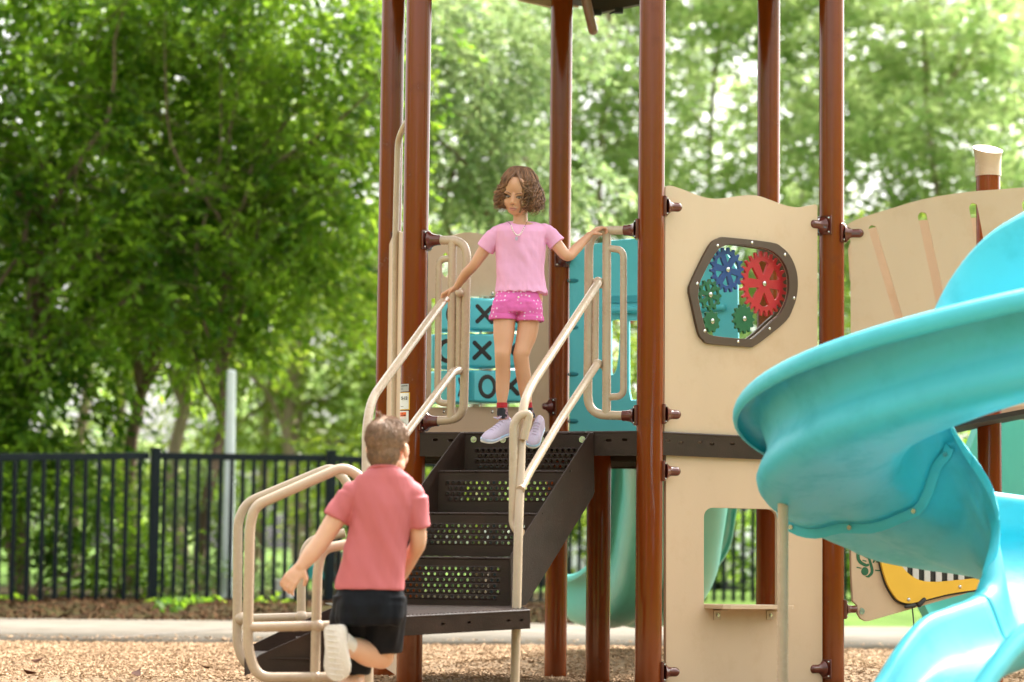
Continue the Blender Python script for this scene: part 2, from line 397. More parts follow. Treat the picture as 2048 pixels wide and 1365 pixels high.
# wood chips, nobody could count them
def chips(n, x0, x1, y0, y1, smin, smax):
    x = RNG.uniform(x0, x1, n); y = RNG.uniform(y0, y1, n)
    keep = y < np.array([edge_near(a) for a in x])+np.where(RNG.uniform(0, 1, n) < .10, RNG.exponential(.30, n), .03*RNG.normal(size=n)); x, y = x[keep], y[keep]; n = len(x)
    z = np.where(y > np.array([edge_near(a) for a in x]), .032, np.array([mz(a, b) for a, b in zip(x, y)])) + RNG.uniform(.002, .014, n)
    a = RNG.uniform(0, PI, n); tl = RNG.normal(0, .28, n); rl = RNG.normal(0, .45, n)
    L = RNG.uniform(smin, smax, n); W = L*RNG.uniform(.14, .4, n)
    e = np.stack([np.cos(a)*np.cos(tl), np.sin(a)*np.cos(tl), np.sin(tl)], 1)
    s_ = np.stack([-np.sin(a)*np.cos(rl), np.cos(a)*np.cos(rl), np.sin(rl)], 1)
    c = np.stack([x, y, z], 1); e *= L[:, None]/2; s_ *= W[:, None]/2; q = RNG.uniform(.3, 1, n)[:, None]
    th = np.array([0, 0, .0025])
    P = [c-e-s_*q, c+e-s_, c+e+s_*q, c-e+s_]
    V = np.stack(P+[p-th for p in P], 1).reshape(-1, 3); k = np.arange(n)[:, None]*8
    F = np.concatenate([k+np.array([0, 1, 2, 3]), k+np.array([0, 4, 5, 1]), k+np.array([1, 5, 6, 2]), k+np.array([2, 6, 7, 3]), k+np.array([3, 7, 4, 0])])
    return V, F
cv = []; cf = []; off = 0
for args in ((62000, -3.6, 4.4, 11.5, 18, .010, .032), (26000, -3.9, -.9, 13.0, 18, .012, .036), (9000, -.3, 1.2, 12.5, 18, .012, .036)):
    V, F = chips(*args); cv.append(V); cf.append(F+off); off += len(V)
o = rawmesh('wood_chips', np.concatenate(cv), np.concatenate(cf), M['chip'], kind='stuff'); tag(o, 'tan wood chips covering the play area ground', 'wood chips')

# brown leaf litter on the bank under the fence
n = 14000; x = RNG.uniform(-9, .6, n); t_ = RNG.uniform(0, 1, n)**1.3; y = np.array([edge_far(q) for q in x])-.06+t_*3.6; z = np.array([fz(p, q) for p, q in zip(x, y)])+.012
a_ = RNG.uniform(0, 2*PI, n); L_ = RNG.uniform(.012, .035, n); tl = RNG.normal(0, .5, n); e_ = np.stack([np.cos(a_)*np.cos(tl), np.sin(a_)*np.cos(tl), np.abs(np.sin(tl))], 1)*L_[:, None]; s_ = np.stack([-np.sin(a_), np.cos(a_), RNG.normal(0, .5, n)], 1)*(L_*.4)[:, None]; cc = np.stack([x, y, z], 1)
V = np.stack([cc-e_, cc-s_, cc+e_, cc+s_], 1).reshape(-1, 3); o = rawmesh('leaf_litter', V, np.arange(n)[:, None]*4+np.arange(4), M['litter'], kind='stuff'); tag(o, 'brown leaf litter on the soil bank under the fence', 'leaf litter')
# low green ground cover creeping over the bank
n = 5200; x = RNG.uniform(-9, .6, n); k_ = np.array([noise.noise(Vector((q*1.1, 3, 0))) for q in x]); t_ = RNG.uniform(.15, 1, n); y = np.array([edge_far(q) for q in x])+t_*3.0; keep = k_+.35*(t_-.5) > .40; x, y = x[keep], y[keep]; n = len(x); z = np.array([fz(p, q) for p, q in zip(x, y)])+RNG.uniform(.005, .05, n)
a_ = RNG.uniform(0, 2*PI, n); L_ = RNG.uniform(.03, .07, n); e_ = np.stack([np.cos(a_), np.sin(a_), RNG.normal(.3, .5, n)], 1)*L_[:, None]; s_ = np.stack([-np.sin(a_), np.cos(a_), RNG.normal(0, .5, n)], 1)*(L_*.35)[:, None]; cc = np.stack([x, y, z], 1)
V = np.stack([cc-e_, cc-s_, cc+e_, cc+s_], 1).reshape(-1, 3); o = rawmesh('ground_cover', V, np.arange(n)[:, None]*4+np.arange(4), M['leafA'], kind='stuff'); tag(o, 'green creeping ground cover along the fence foot', 'ground cover')
# fallen brown leaves lying on the chips: each its own thing
LEAFSPOTS = [(75, 1325, 'small curled brown leaf at the far left of the wood chips', .8), (272, 1352, 'large upright brown leaf lowest on the wood chips', 1.0),
             (408, 1338, 'dark crumpled leaf on the chips beside the lower handrails', .85), (60, 1350, 'flat dark leaf at the lower left corner of the chips', .8),
             (205, 1318, 'little reddish leaf midway across the left wood chips', .7), (1062, 1325, 'dark leaf on the chips under the landing post', 1.1)]
for k, (u, v, lab, s_) in enumerate(LEAFSPOTS):
    p = atz(u, v, .03); g = MB(); a = k*1.3; rg = []
    X = Vector((math.cos(a), math.sin(a), .25)); Y = Vector((-math.sin(a), math.cos(a), .5))
    outl = [(-.05, 0), (-.03, .014), (-.01, .022), (.015, .016), (.04, .003), (.055, 0), (.035, -.01), (.01, -.022), (-.02, -.016)]
    vs = [p + (X*x + Y*y)*s_ + Vector((0, 0, .010+6*x*x*s_)) for x, y in outl]
    g.prism(vs, Vector((0, 0, 1)), .001)
    tag(g.build('fallen_leaf', M['dry'], smooth=False), lab, 'leaf', 'brown leaves fallen on the wood chips')

# ============================================================ FENCE
def fpt(u, v, Y): return at(u, v, Y)
FP = [(-90, 916, 1224, 23.75), (304, 912, 1207, 25.05), (657, 917, 1200, 25.9), (985, 935, 1204, 26.9), (1290, 951, 1210, 27.8), (1600, 965, 1218, 28.8), (1880, 975, 1225, 29.7), (2130, 985, 1232, 30.6)]
for i in range(len(FP)-1):
    (u0, t0, b0, Y0), (u1, t1, b1, Y1) = FP[i], FP[i+1]
    labs = ['black fence section at the far left with widest picket gaps', 'black fence section behind the white pole and lower handrails',
            'black fence section behind the running boy and staircase', 'black fence section seen under the deck between brown posts',
            'black fence section behind the cut-out window panel', 'black fence section behind the chime panel', 'black fence section behind the blue spiral slide']
    root = thing('picket_fence', labs[i], 'fence', 'black metal fence sections behind the path')
    A, B = at(u0, b0, Y0), at(u1, b1, Y1); TA, TB = at(u0, t0, Y0), at(u1, t1, Y1)
    e = (B-A); e.z = 0; e.normalize(); n_ = Vector((e.y, -e.x, 0)); up = Vector((0, 0, 1))
    for (P, Q, h) in ((TA, TB, .072), (A, B, .066)):
        MB().box((P+Q)/2, ((Q-P).length-.07, .03, h), ((Q-P).normalized(), n_, n_.cross((Q-P).normalized())*-1)).build('rail', M['fence'], root, smooth=False, bevel=.004)
    npk = 13 if i == 0 else 15
    for k in range(1, npk+1):
        t = k/(npk+1.0); P = A.lerp(B, t); Q = TA.lerp(TB, t)
        MB().box((P+Q)/2 , (.042, .034, (Q-P).length-.068)).build('picket', M['fence'], root, smooth=False)
    g = MB(); P = A.copy(); g.box((P.x, P.y, (TA.z+.07+P.z-.25)/2), (.088, .088, TA.z+.07-P.z+.25), (e, n_, up)); g.box((P.x, P.y, TA.z+.078), (.100, .100, .018), (e, n_, up))
    g.build('fence_post', M['fence'], root, smooth=False, bevel=.003)
    seat(root, (P.x, P.y, P.z-.1))

# ============================================================ TREES
def leafset(cs, rs, n, size, aspect=.45, droop=.3, shell=.0, clump=.22, nper=14, twigs=None):
    """leaves set along drooping twigs, the twigs spread through ellipsoids cs (centres) rs (radii)"""
    cs = np.array(cs, float); rs = np.array(rs, float); vol = rs.prod(1)**(2/3); nc = max(1, n//nper)
    pick = RNG.choice(len(cs), nc, p=vol/vol.sum()); d = RNG.normal(size=(nc, 3)); d /= np.linalg.norm(d, axis=1)[:, None]
    rad = RNG.uniform(shell, 1, nc)**(1/2.2); cc = cs[pick] + d*rs[pick]*rad[:, None]
    tl = RNG.uniform(.7, 1.5, nc)*clump*2.6; az0 = np.arctan2(d[:, 1], d[:, 0])+RNG.normal(0, .9, nc); el0 = RNG.normal(.25-droop, .4, nc)
    t = np.tile((np.arange(nper)+.5)/nper, nc); rep = lambda q: np.repeat(q, nper)
    el = rep(el0)-t*(.5+droop*1.6); az = rep(az0)
    x = rep(tl)*t; c = np.repeat(cc, nper, 0)+np.stack([np.cos(az)*x*np.cos(rep(el0)*.6), np.sin(az)*x*np.cos(rep(el0)*.6), np.sin(rep(el0))*x-(.5+droop*1.6)*x*t*.5], 1)
    n = len(c); c = c+RNG.normal(size=(n, 3))*clump*.13
    sidea = np.where(np.arange(n) % 2 == 0, 1, -1)*RNG.uniform(.3, 1.2, n); laz = az+sidea; lel = el*.6+RNG.normal(-.1, .35, n)
    e = np.stack([np.cos(laz)*np.cos(lel), np.sin(laz)*np.cos(lel), np.sin(lel)], 1)
    up = RNG.normal(size=(n, 3))*.6+np.array([0, 0, 1.]); s_ = np.cross(e, up); s_ /= np.linalg.norm(s_, axis=1)[:, None]+1e-9
    L = RNG.uniform(.6, 1.25, n)*size; e = e*L[:, None]; s_ = s_*(L*aspect/2)[:, None]; nn = np.cross(e, s_); nn /= np.linalg.norm(nn, axis=1)[:, None]+1e-9
    V = np.stack([c, c+e*.45-s_+nn*(L*.12)[:, None], c+e, c+e*.45+s_+nn*(L*.12)[:, None]], 1).reshape(-1, 3)
    F = np.arange(n)[:, None]*4+np.arange(4)
    if twigs is not None:
        k = np.arange(nc)*nper; a, m_, z = c[k], c[k+nper//2], c[k+nper-1]; o = np.array([0, 0, .004]); TV = np.stack([a-o, a+o, m_+o*.7, m_-o*.7, z+o*.3, z-o*.3], 1).reshape(-1, 3)
        kk = np.arange(nc)[:, None]*6; TF = np.concatenate([kk+np.array([0, 1, 2, 3]), kk+np.array([3, 2, 4, 5])]); twigs.append((TV, TF))
    return V, F
def limb(g, p, q, r0, r1, wob=.08, n=7):
    P = []; p = Vector(p); q = Vector(q); o1 = random.uniform(0, 99)
    for i in range(n+1):
        t = i/n; k = math.sin(PI*t)*wob*(q-p).length
        P.append(p.lerp(q, t) + Vector((noise.noise(Vector((o1, t*2, 0))), noise.noise(Vector((o1+7, t*2, 0))), .4*noise.noise(Vector((o1+13, t*2, 0)))))*k*2)
    g.tube(P, [r0+(r1-r0)*i/n for i in range(n+1)], 9); return P
def tree(label, base, top, r, blobs, n, size, leaf, bark, name='broadleaf_tree', group=None, nlimb=7, clump=.22, aspect=.45, droop=.3, vines=0):
    root = thing(name, label, 'tree', group); g = MB(); base = Vector(base); top = Vector(top)
    P = limb(g, base, top, r, r*.45, .05, 12)
    for k in range(nlimb):
        c, rr = random.choice(blobs); s_ = P[random.randint(5, 12)]
        q = Vector(c)+Vector((random.uniform(-1, 1)*rr[0], random.uniform(-1, 1)*rr[1], random.uniform(-.6, .8)*rr[2]))*.75
        L = limb(g, s_, q, r*.35, r*.06, .10, 9)
        for m_ in range(3):
            s2 = L[random.randint(3, 8)]; limb(g, s2, s2+Vector((random.uniform(-1, 1), random.uniform(-1, 1), random.uniform(-.9, .5)))*rr[0]*.45, r*.10, r*.02, .12, 5)
    g.build('trunk', bark, root)
    tw = []; V, F = leafset([b[0] for b in blobs], [b[1] for b in blobs], n, size, aspect, droop, clump=clump, twigs=tw)
    rawmesh('crown', V, F, leaf, root); rawmesh('twigs', tw[0][0], tw[0][1], bark, root, kind=None)
    if vines:
        z = RNG.uniform(0, 1, vines); a = RNG.uniform(0, 2*PI, vines); P0 = np.array(base); P1 = np.array(top)
        c = P0+(P1-P0)*z[:, None]; bl = [(tuple(q), (r*1.9, r*1.9, r*2)) for q in c]
        V, F = leafset([b[0] for b in bl], [b[1] for b in bl], vines*22, .085, .8, .6, clump=.10)
        rawmesh('vine', V, F, M['leafC'], root)
    seat(root, base); return root
def blob(u, v, Y, ru, rv, rd=None):
    """ellipsoid given by its centre and radii in photo pixels at distance Y"""
    k = Y/FPX; p = at(u, v, Y); return (tuple(p), (ru*k, (rd if rd else max(ru, rv)*.6*k), rv*k))
def gnd(u, Y, z=.1): p = at(u, 1150, Y); return Vector((p.x, p.y, z))
LT = 'leafy trees standing just behind the left fence'
tree('dark leafy tree at the far left reaching down over the fence', gnd(40, 27.6), at(90, 300, 28), .13,
     [blob(60, 330, 28, 260, 260), blob(-60, 700, 27.4, 180, 260), blob(260, 520, 27.8, 210, 190), blob(110, 760, 27.3, 150, 150), blob(30, 900, 27, 130, 90), blob(230, -70, 28, 300, 120), blob(-150, 250, 28, 200, 500)],
     27000, .155, M['leafA'], M['bark'], group=LT, nlimb=12)
tree('slender twiggy tree with drooping leafy branches above the middle of the left fence', gnd(262, 30), at(330, 250, 30), .10,
     [blob(330, 120, 30, 300, 190), blob(420, 420, 29.5, 220, 200), blob(200, 90, 29, 220, 200), blob(560, 330, 29, 190, 190), blob(290, 660, 29.5, 110, 80)],
     20000, .145, M['leafB'], M['bark'], group=LT, nlimb=14)
tree('vine covered trunk with glossy leaves left of the white light pole', gnd(405, 28), at(470, 420, 28.2), .075,
     [blob(520, 400, 28.5, 190, 230), blob(640, 180, 28.5, 210, 190), blob(430, 640, 28.2, 120, 130), blob(560, 60, 28.5, 300, 110), blob(690, 420, 28.2, 110, 170), blob(620, 600, 28.6, 120, 90), blob(600, -90, 28.5, 260, 120)],
     15000, .13, M['leafB'], M['bark'], group=LT, nlimb=10, vines=26)
tree('pale trunked tree between the dark trunk and the vine covered trunk', gnd(372, 36), at(385, 350, 36), .12,
     [blob(390, 260, 36, 330, 260), blob(600, 520, 36, 260, 170), blob(120, 480, 36, 300, 240), blob(330, 640, 37, 200, 90)],
     21000, .19, M['leafC'], M['barkpale'], group=LT, nlimb=8, clump=.32)
tree('branch of small grey green leaves arching behind the left deck posts', gnd(960, 33), at(985, 300, 32), .12,
     [blob(930, 190, 31, 200, 200), blob(1010, 60, 31, 190, 120), blob(900, 330, 31, 120, 120), blob(1060, 380, 31.5, 170, 110), blob(820, 90, 30, 130, 180)],
     12000, .13, M['leafG'], M['barkpale'], group='pale leaved trees behind the deck', nlimb=10)
tree('bright lime tree low behind the light pole and boy', gnd(600, 44), at(610, 560, 44), .16,
     [blob(560, 640, 44, 260, 120), blob(690, 780, 45, 150, 120), blob(640, 520, 46, 220, 120), blob(420, 740, 45, 160, 60), blob(520, 870, 46, 170, 55), blob(180, 880, 46, 120, 60), blob(330, 960, 47, 150, 45), blob(700, 900, 47, 160, 80)],
     19000, .16, M['leafC'], M['barkpale'], nlimb=6, clump=.35)
PT = 'tall soft needled pines beyond the playground'
pines = [(880, 50, 300, 'pine seen between the two left deck posts and the back post'), (1190, 47, 260, 'pine directly behind the girl and the right guard loop'),
         (1430, 52, 260, 'pine framed by the front right post and back right post'), (1620, 49, 250, 'pine behind the wavy topped gear panel and its right post'),
         (1830, 46, 260, 'pine with visible pinkish trunk above the slotted bridge panel'), (2050, 51, 300, 'pine at the right edge of the photo above the capped post')]
for k, (u, Y, ru, lab) in enumerate(pines):
    bl = [blob(u+random.uniform(-90, 90), v, Y+random.uniform(-1.5, 1.5), ru*random.uniform(.45, .75), 90, ru*.7*Y/FPX) for v in (-160, -40, 60, 170, 280, 390, 500, 620)]
    tree(lab, gnd(u, Y), at(u+15, -250, Y), .08, bl, 16000, .24, M['leafP'], M['barkpale'], name='pine_tree', group=PT, nlimb=6, clump=.38, aspect=.4, droop=-.1)
tree('yellowish bush top rising behind the deck on the right', gnd(1960, 38), at(1960, 640, 38), .08,
     [blob(2000, 470, 39, 170, 130), blob(1800, 470, 40, 140, 70), blob(1960, 900, 38, 200, 60), blob(1900, 640, 39, 260, 160)], 7000, .13, M['leafC'], M['barkpale'], name='leafy_shrub', nlimb=4, clump=.3)
# dark understorey and shrubs
def shrub(label, base, bl, n, size, leaf, name='shrub', flowers=None, nf=0, group=None, clump=.16):
    root = thing(name, label, 'shrub', group); g = MB(); base = Vector(base)
    for k in range(6):
        c, rr = random.choice(bl); limb(g, base, Vector(c)+Vector((random.uniform(-.6, .6)*rr[0], 0, random.uniform(-.3, .5)*rr[2])), .018, .005, .08, 6)
    g.build('stem', M['bark'], root)
    V, F = leafset([b[0] for b in bl], [b[1] for b in bl], n, size, .55, .1, clump=clump); rawmesh('foliage', V, F, leaf, root)
    if flowers:
        V, F = leafset([b[0] for b in bl], [b[1] for b in bl], nf, size*.9, .9, 0, shell=.6, clump=.06, nper=10); rawmesh('blossom', V, F, flowers, root)
    seat(root, base); return root
SG = 'dark green shrubs behind the left fence'
shrub('glossy dark shrub low behind the left end of the fence', gnd(60, 26.2), [blob(60, 1010, 26.5, 150, 150), blob(-60, 900, 27, 150, 200), blob(190, 1090, 26.4, 110, 90)], 9000, .085, M['leafA'], group=SG)
shrub('leafy undergrowth behind the fence between the dark trunk and first fence post', gnd(240, 27), [blob(250, 1130, 26.8, 110, 70), blob(330, 1010, 28.5, 90, 80), blob(160, 960, 28, 90, 110)], 3200, .085, M['leafB'], group=SG)
shrub('ivy growing at the foot of the vine covered trunk', gnd(410, 27.2), [blob(430, 1150, 27.2, 130, 45), blob(400, 1020, 28.0, 50, 130)], 2400, .09, M['leafG'], group=SG)
shrub('round bush with pale blossoms behind the boy and fence post', gnd(680, 29.5), [blob(690, 930, 29.5, 105, 75), blob(760, 1000, 30, 120, 120), blob(640, 1010, 30, 60, 80), blob(900, 1000, 30, 160, 120)], 7500, .075, M['leafC'], flowers=M['pale'], nf=300)
shrub('crepe myrtle with pink flowers behind the blue slide hood', gnd(1240, 24.0), [blob(1240, 700, 24, 80, 120), blob(1160, 760, 24.5, 60, 100), blob(1300, 560, 24.5, 90, 70), blob(1260, 900, 24.3, 60, 90)], 3800, .075, M['leafC'], name='flowering_shrub', flowers=M['pink'], nf=260)
shrub('green bush under the deck between the brown posts', gnd(1170, 31), [blob(1170, 1040, 31, 130, 90), blob(1290, 1000, 31, 90, 120), blob(1080, 980, 31, 90, 120)], 6500, .09, M['leafC'])
shrub('green bush behind the cut-out window panel', gnd(1510, 31), [blob(1500, 1060, 31, 110, 120), blob(1640, 1100, 31, 120, 100)], 5000, .09, M['leafB'])
shrub('dark bush behind the chime panel and spiral slide', gnd(1720, 30), [blob(1720, 1110, 30, 60, 120), blob(1900, 900, 30, 110, 70), blob(1800, 1000, 30, 90, 110)], 6500, .09, M['leafA'])
shrub('small weed sprouting under the first fence post', gnd(290, 24.2, .08), [blob(285, 1218, 24.2, 34, 18), blob(330, 1225, 24.0, 18, 8)], 420, .07, M['leafC'], name='weed', clump=.06)
shrub('weed tuft on the bank behind the raised hand of the boy', gnd(560, 24.8, .1), [blob(560, 1205, 24.8, 40, 8), blob(480, 1212, 24.6, 30, 7)], 320, .07, M['leafB'], name='weed', clump=.06)
shrub('tuft of grass at the foot of the far left pickets', gnd(90, 23.7, .1), [blob(88, 1216, 23.7, 14, 7)], 90, .07, M['leafC'], name='weed', clump=.05)
# unseen wood, added behind the camera to shade fronts and darken glossy reflections
bl = [((38*math.sin(q), 2-38*math.cos(q), 6.6), (5, 5, 7.2)) for q in np.linspace(-1.9, 1.9, 17)]
V, F = leafset([q[0] for q in bl], [q[1] for q in bl], 20000, 1.3, .6, .1, clump=1.2)
o = rawmesh('unseen_shade_wood', V, F, M['leafB'], kind='stuff'); tag(o, 'unseen wood added behind the camera to shade the playground and darken reflections', 'woodland')
# far-off wood that closes the view under the crowns
bl = []
for u in range(-260, 2500, 130):
    bl.append(blob(u+random.uniform(-30, 30), random.uniform(930, 1010), random.uniform(66, 84), 110, 120))
    bl.append((blob(u+random.uniform(-30, 30), random.uniform(700, 800), random.uniform(74, 90), 130, 130)) if not 180 < u < 480 else blob(u, 560, 80, 60, 40))
V, F = leafset([b[0] for b in bl], [b[1] for b in bl], 34000, .42, .6, .1, clump=.5)
o = rawmesh('far_wood', V, F, M['leafP'], kind='stuff'); tag(o, 'far-off blurred woodland beyond fence and lawn', 'woodland')
TG = 'bare trunks standing in the wood behind the fence'
for (u, Y, r, lab, m_) in ((150, 40, .10, 'thin grey trunk at far left among the shrubs', 'barkpale'), (245, 47, .12, 'blurred grey trunk left of the white sky gap', 'barkpale'), (505, 52, .13, 'blurred trunk right of the white light pole', 'bark'), (595, 60, .16, 'leaning pale trunk far behind the bush with blossoms', 'barkpale')):
    root = thing('tree_trunk', lab, 'tree trunk', TG); g = MB(); b = gnd(u, Y); P = limb(g, b, at(u+20, 300, Y), r, r*.7, .04, 10)
    for q in range(4):
        s_ = P[6+q]; limb(g, s_, s_+Vector((random.choice((-1, 1))*1.4, .5, 1.2)), r*.3, r*.08, .1, 6)
    g.build('trunk', M[m_], root); seat(root, b)
# white light pole
root = thing('light_pole', 'white metal light pole behind the black fence', 'pole'); b = gnd(455, 26.9); g = MB()
tp = at(463, 745, 26.9); g.tube([b, (tp.x, tp.y, tp.z)], [.074, .050], 20); g.build('shaft', M['polewhite'], root)
g = MB(); g.tube([b, b+Vector((0, 0, .03))], .14, 20); g.tube([b+Vector((0, 0, .03)), b+Vector((0, 0, .12))], [.085, .07], 20); g.build('base_flange', M['polewhite'], root)
g = MB(); g.ball(tp, (.052, .052, .03)); g.build('pole_cap', M['polewhite'], root)
seat(root, b)
# parked cars beyond the fence
def car(label, u, Y, heading, paint):
    root = thing('parked_car', label, 'car', 'cars parked beyond the fence'); c = gnd(u, Y, .12); X = Vector((math.cos(heading), math.sin(heading), 0)); Yv = Vector((-X.y, X.x, 0)); Z = Vector((0, 0, 1))
    def ring(x, hw, z0, z1, k): return [c+X*x+Yv*(hw*a)+Z*z for a, z in ((-1, z0), (-1, (z0+z1)/2), (-k, z1), (k, z1), (1, (z0+z1)/2), (1, z0))]
    g = MB(); g.loft([ring(-2.2, .75, .35, .72, .85), ring(-2.1, .86, .25, .88, .9), ring(-1.2, .9, .22, .98, .9), ring(0, .9, .2, .98, .92), ring(1.0, .9, .22, .95, .9), ring(1.95, .85, .25, .80, .88), ring(2.2, .72, .35, .62, .8)]); g.build('body', paint, root, bevel=.03)
    g = MB(); g.loft([ring(-1.75, .74, .97, .985, .9), ring(-1.15, .72, .96, 1.40, .82), ring(.0, .72, .96, 1.45, .82), ring(.45, .72, .96, 1.38, .82), ring(1.05, .74, .94, .97, .9)]); g.build('cabin_glass', M['glass'], root)
    g = MB(); g.loft([ring(-1.1, .6, 1.385, 1.43, .9), ring(-.6, .62, 1.42, 1.475, .9), ring(.0, .62, 1.42, 1.48, .9), ring(.38, .6, 1.36, 1.42, .9)]); g.build('roof', paint, root)
    for sx in (-1.35, 1.4):
        for sy in (-.82, .82):
            q = c+X*sx+Yv*sy+Z*.31; wh = MB(); wh.tube([q-Yv*.1, q+Yv*.1], .31, 20); wo = wh.build('wheel', M['rubber'], root)
            r_ = MB(); r_.tube([q-Yv*.11, q+Yv*.11], .19, 14); r_.build('rim', M['steel'], wo)
    seat(root, c)
car('white car seen under the deck between the two dark posts', 1195, 39, .5, M['car'])
car('white car seen through the cut-out window beyond the slide', 1500, 38, .7, M['car'])
car('dark grey car partly behind the pale green slide', 1300, 45, .3, M['cargrey'])
# teal riding toy and white cup seen through the fence
root = thing('spring_rider', 'blue green spring rider beyond the fence behind the boy', 'spring rider'); c = gnd(640, 33, .1); g = MB()
P = [c+Vector((x, 0, z)) for x, z in ((-.42, .30), (-.30, .42), (-.1, .38), (.12, .40), (.3, .55), (.44, .5), (.4, .38), (.25, .2), (-.2, .18), (-.38, .22))]
g.prism(spline(P, 4, True), Vector((0, -1, 0)), .22); g.build('body', M['teal'], root, bevel=.02)
g = MB(); g.tube([c+Vector((.09*math.cos(a*.7), .09*math.sin(a*.7)+.1, a*.2/40)) for a in range(40)], .016, 8); g.build('spring', M['ink'], root)
seat(root, c)
root = thing('white_bucket', 'small white bucket by the fence foot beside the boy\'s left hand', 'bucket'); c = gnd(570, 26.6, .09); g = MB()
g.tube([c, c+Vector((0, 0, .24))], [.085, .11], 20); g.build('pail', M['white'], root); g = MB(); g.tube([c+Vector((0, 0, .235)), c+Vector((0, 0, .255))], .118, 20); g.build('rim', M['white'], root); seat(root, c)
# ============================================================ PLAY TOWER
PS = thing('play_structure', 'brown and tan playground tower with deck, staircase, gear panel and noughts-and-crosses panel', 'playground structure')
PR = .0635
YA, YB, YC, YD, YE, YF, YG, YH = 13.09, 11.88, 11.45, 12.20, 13.85, 13.43, 12.65, 12.75
def plan(u, Y, v=700): p = at(u, v, Y); return Vector((p.x, p.y, 0))
pA, pB, pC, pD, pE, pF, pG, pH = plan(776, YA), plan(828, YB), plan(1300.5, YC), plan(1663, YD), plan(1117, YE), plan(1536, YF), plan(1197, YG, 1100), plan(1979, YH, 900)
DZ = 1.262
posts = [(pA, 4.1, 'left rear brown post carrying a tan loop rail'), (pB, 4.1, 'brown post with warning stickers above the boy'), (pC, 4.1, 'front brown post between stairs and tan panels'),
         (pD, 4.1, 'brown post between the gear panel and slotted panel'), (pE, 4.1, 'rear brown post just behind the girl\'s raised arm'), (pF, 4.1, 'rear brown post above the wavy panel top'),
         (pG, DZ-.01, 'dark short post standing under the deck'), (pH, 0, 'brown post with slanted tan cap')]
zH = at(1979, 352, YH).z
PO = []
for p, zt, lab in posts:
    z1 = zt if zt else zH
    P_ = MB().tube([(p.x, p.y, -.05), (p.x, p.y, z1)], PR, 40).build('post', M['post'], PS, label=lab); PO.append(P_)
# slanted cap on the last post
g = MB(); rg = []
for k, (f_, r_) in enumerate(((0, .0690), (.3, .0680), (.6, .0690), (.85, .073), (1, .079), (1.0, .074))):
    ring = []
    for q in range(32):
        a = 2*PI*q/32; x = math.cos(a)*r_; y = math.sin(a)*r_; h = .148-.09*x+.42*y; ring.append((pH.x+x, pH.y+y, zH-.004+f_*h))
    rg.append(ring)
g.loft(rg); g.build('post_cap', M['tan'], PO[7], label='tan slanted post cap')
BC, CD, AB, EA, FE, DF = Plane(pB, pC), Plane(pC, pD), Plane(pA, pB), Plane(pA, pE), Plane(pE, pF), Plane(pF, pD)

# deck
g = MB(); hexa = [pA, pB, pC, pD, pF, pE]
g.prism([(p.x, p.y, DZ-.003) for p in hexa], (0, 0, 1), .012)
deck = g.build('deck', M['dark'], PS, smooth=False)
g = MB()
for a, b in ((pA, pC), (pB, pF), (pE, pD), (pA, pD)):
    e = (b-a); L = e.length; e.normalize(); n_ = Vector((e.y, -e.x, 0)); c = (a+b)/2
    g.box((c.x, c.y, DZ-.055), (L-.2, .004, .08), (e, n_, Vector((0, 0, 1))))
g.build('stiffener', M['dark'], deck, smooth=False)
def slotrect(pl, x, z, w_, h, n=5):
    """rounded slot outline on plane"""
    r = h/2; o = []
    for a in range(n+1): q = -PI/2+PI*a/n; o.append(pl.at(x+w_/2-r+r*math.cos(q), z+r*math.sin(q)))
    for a in range(n+1): q = PI/2+PI*a/n; o.append(pl.at(x-w_/2+r+r*math.cos(q), z+r*math.sin(q)))
    return o
def skirt(pl, L, h, slots, off=.035, z1=DZ, name='deck_edge', par=deck, x0=PR*.7):
    g = MB(); o = [pl.at(x0, z1), pl.at(L-x0, z1), pl.at(L-x0, z1-h), pl.at(x0, z1-h)]
    hs_ = [slotrect(pl, x, z, w_, hh) for x, z, w_, hh in slots]
    sh = pl.n*off
    g.prism([p+sh for p in o], pl.n, .005, [[p+sh for p in h_] for h_ in hs_])
    # rounded top lip and returned bottom flange
    a, b = pl.at(x0, z1-.002, off-.006), pl.at(L-x0, z1-.002, off-.006); g.tube([a, b], .0075, 10)
    g.box((o[2]+o[3])/2+pl.n*(off-.02)+Vector((0, 0, .003)), ((o[2]-o[3]).length, .035, .004), (pl.e, pl.n, Vector((0, 0, 1))))
    return g.build(name, M['dark'], par, bevel=0)
def slot_at(pl, pts, w_=.030, h=.013):
    o = []
    for u, v in pts:
        x, z = pl.loc(pl.px(u, v, .035)); o.append((x, z, w_, h))
    return o
skirt(BC, BC.L, .112, slot_at(BC, [(870, 880), (901, 881), (1217, 881), (1249, 880)]))
skirt(CD, CD.L, .108, slot_at(CD, [(1336, 881.5), (1362, 885), (1400, 885), (1424, 888.5), (1465, 888), (1505.5, 890)]))
skirt(EA, EA.L, .10, slot_at(EA, [(868, 902), (890, 903), (930, 903), (960, 903)]))
skirt(FE, FE.L, .10, []); skirt(AB, AB.L, .10, []); skirt(DF, DF.L, .10, [])

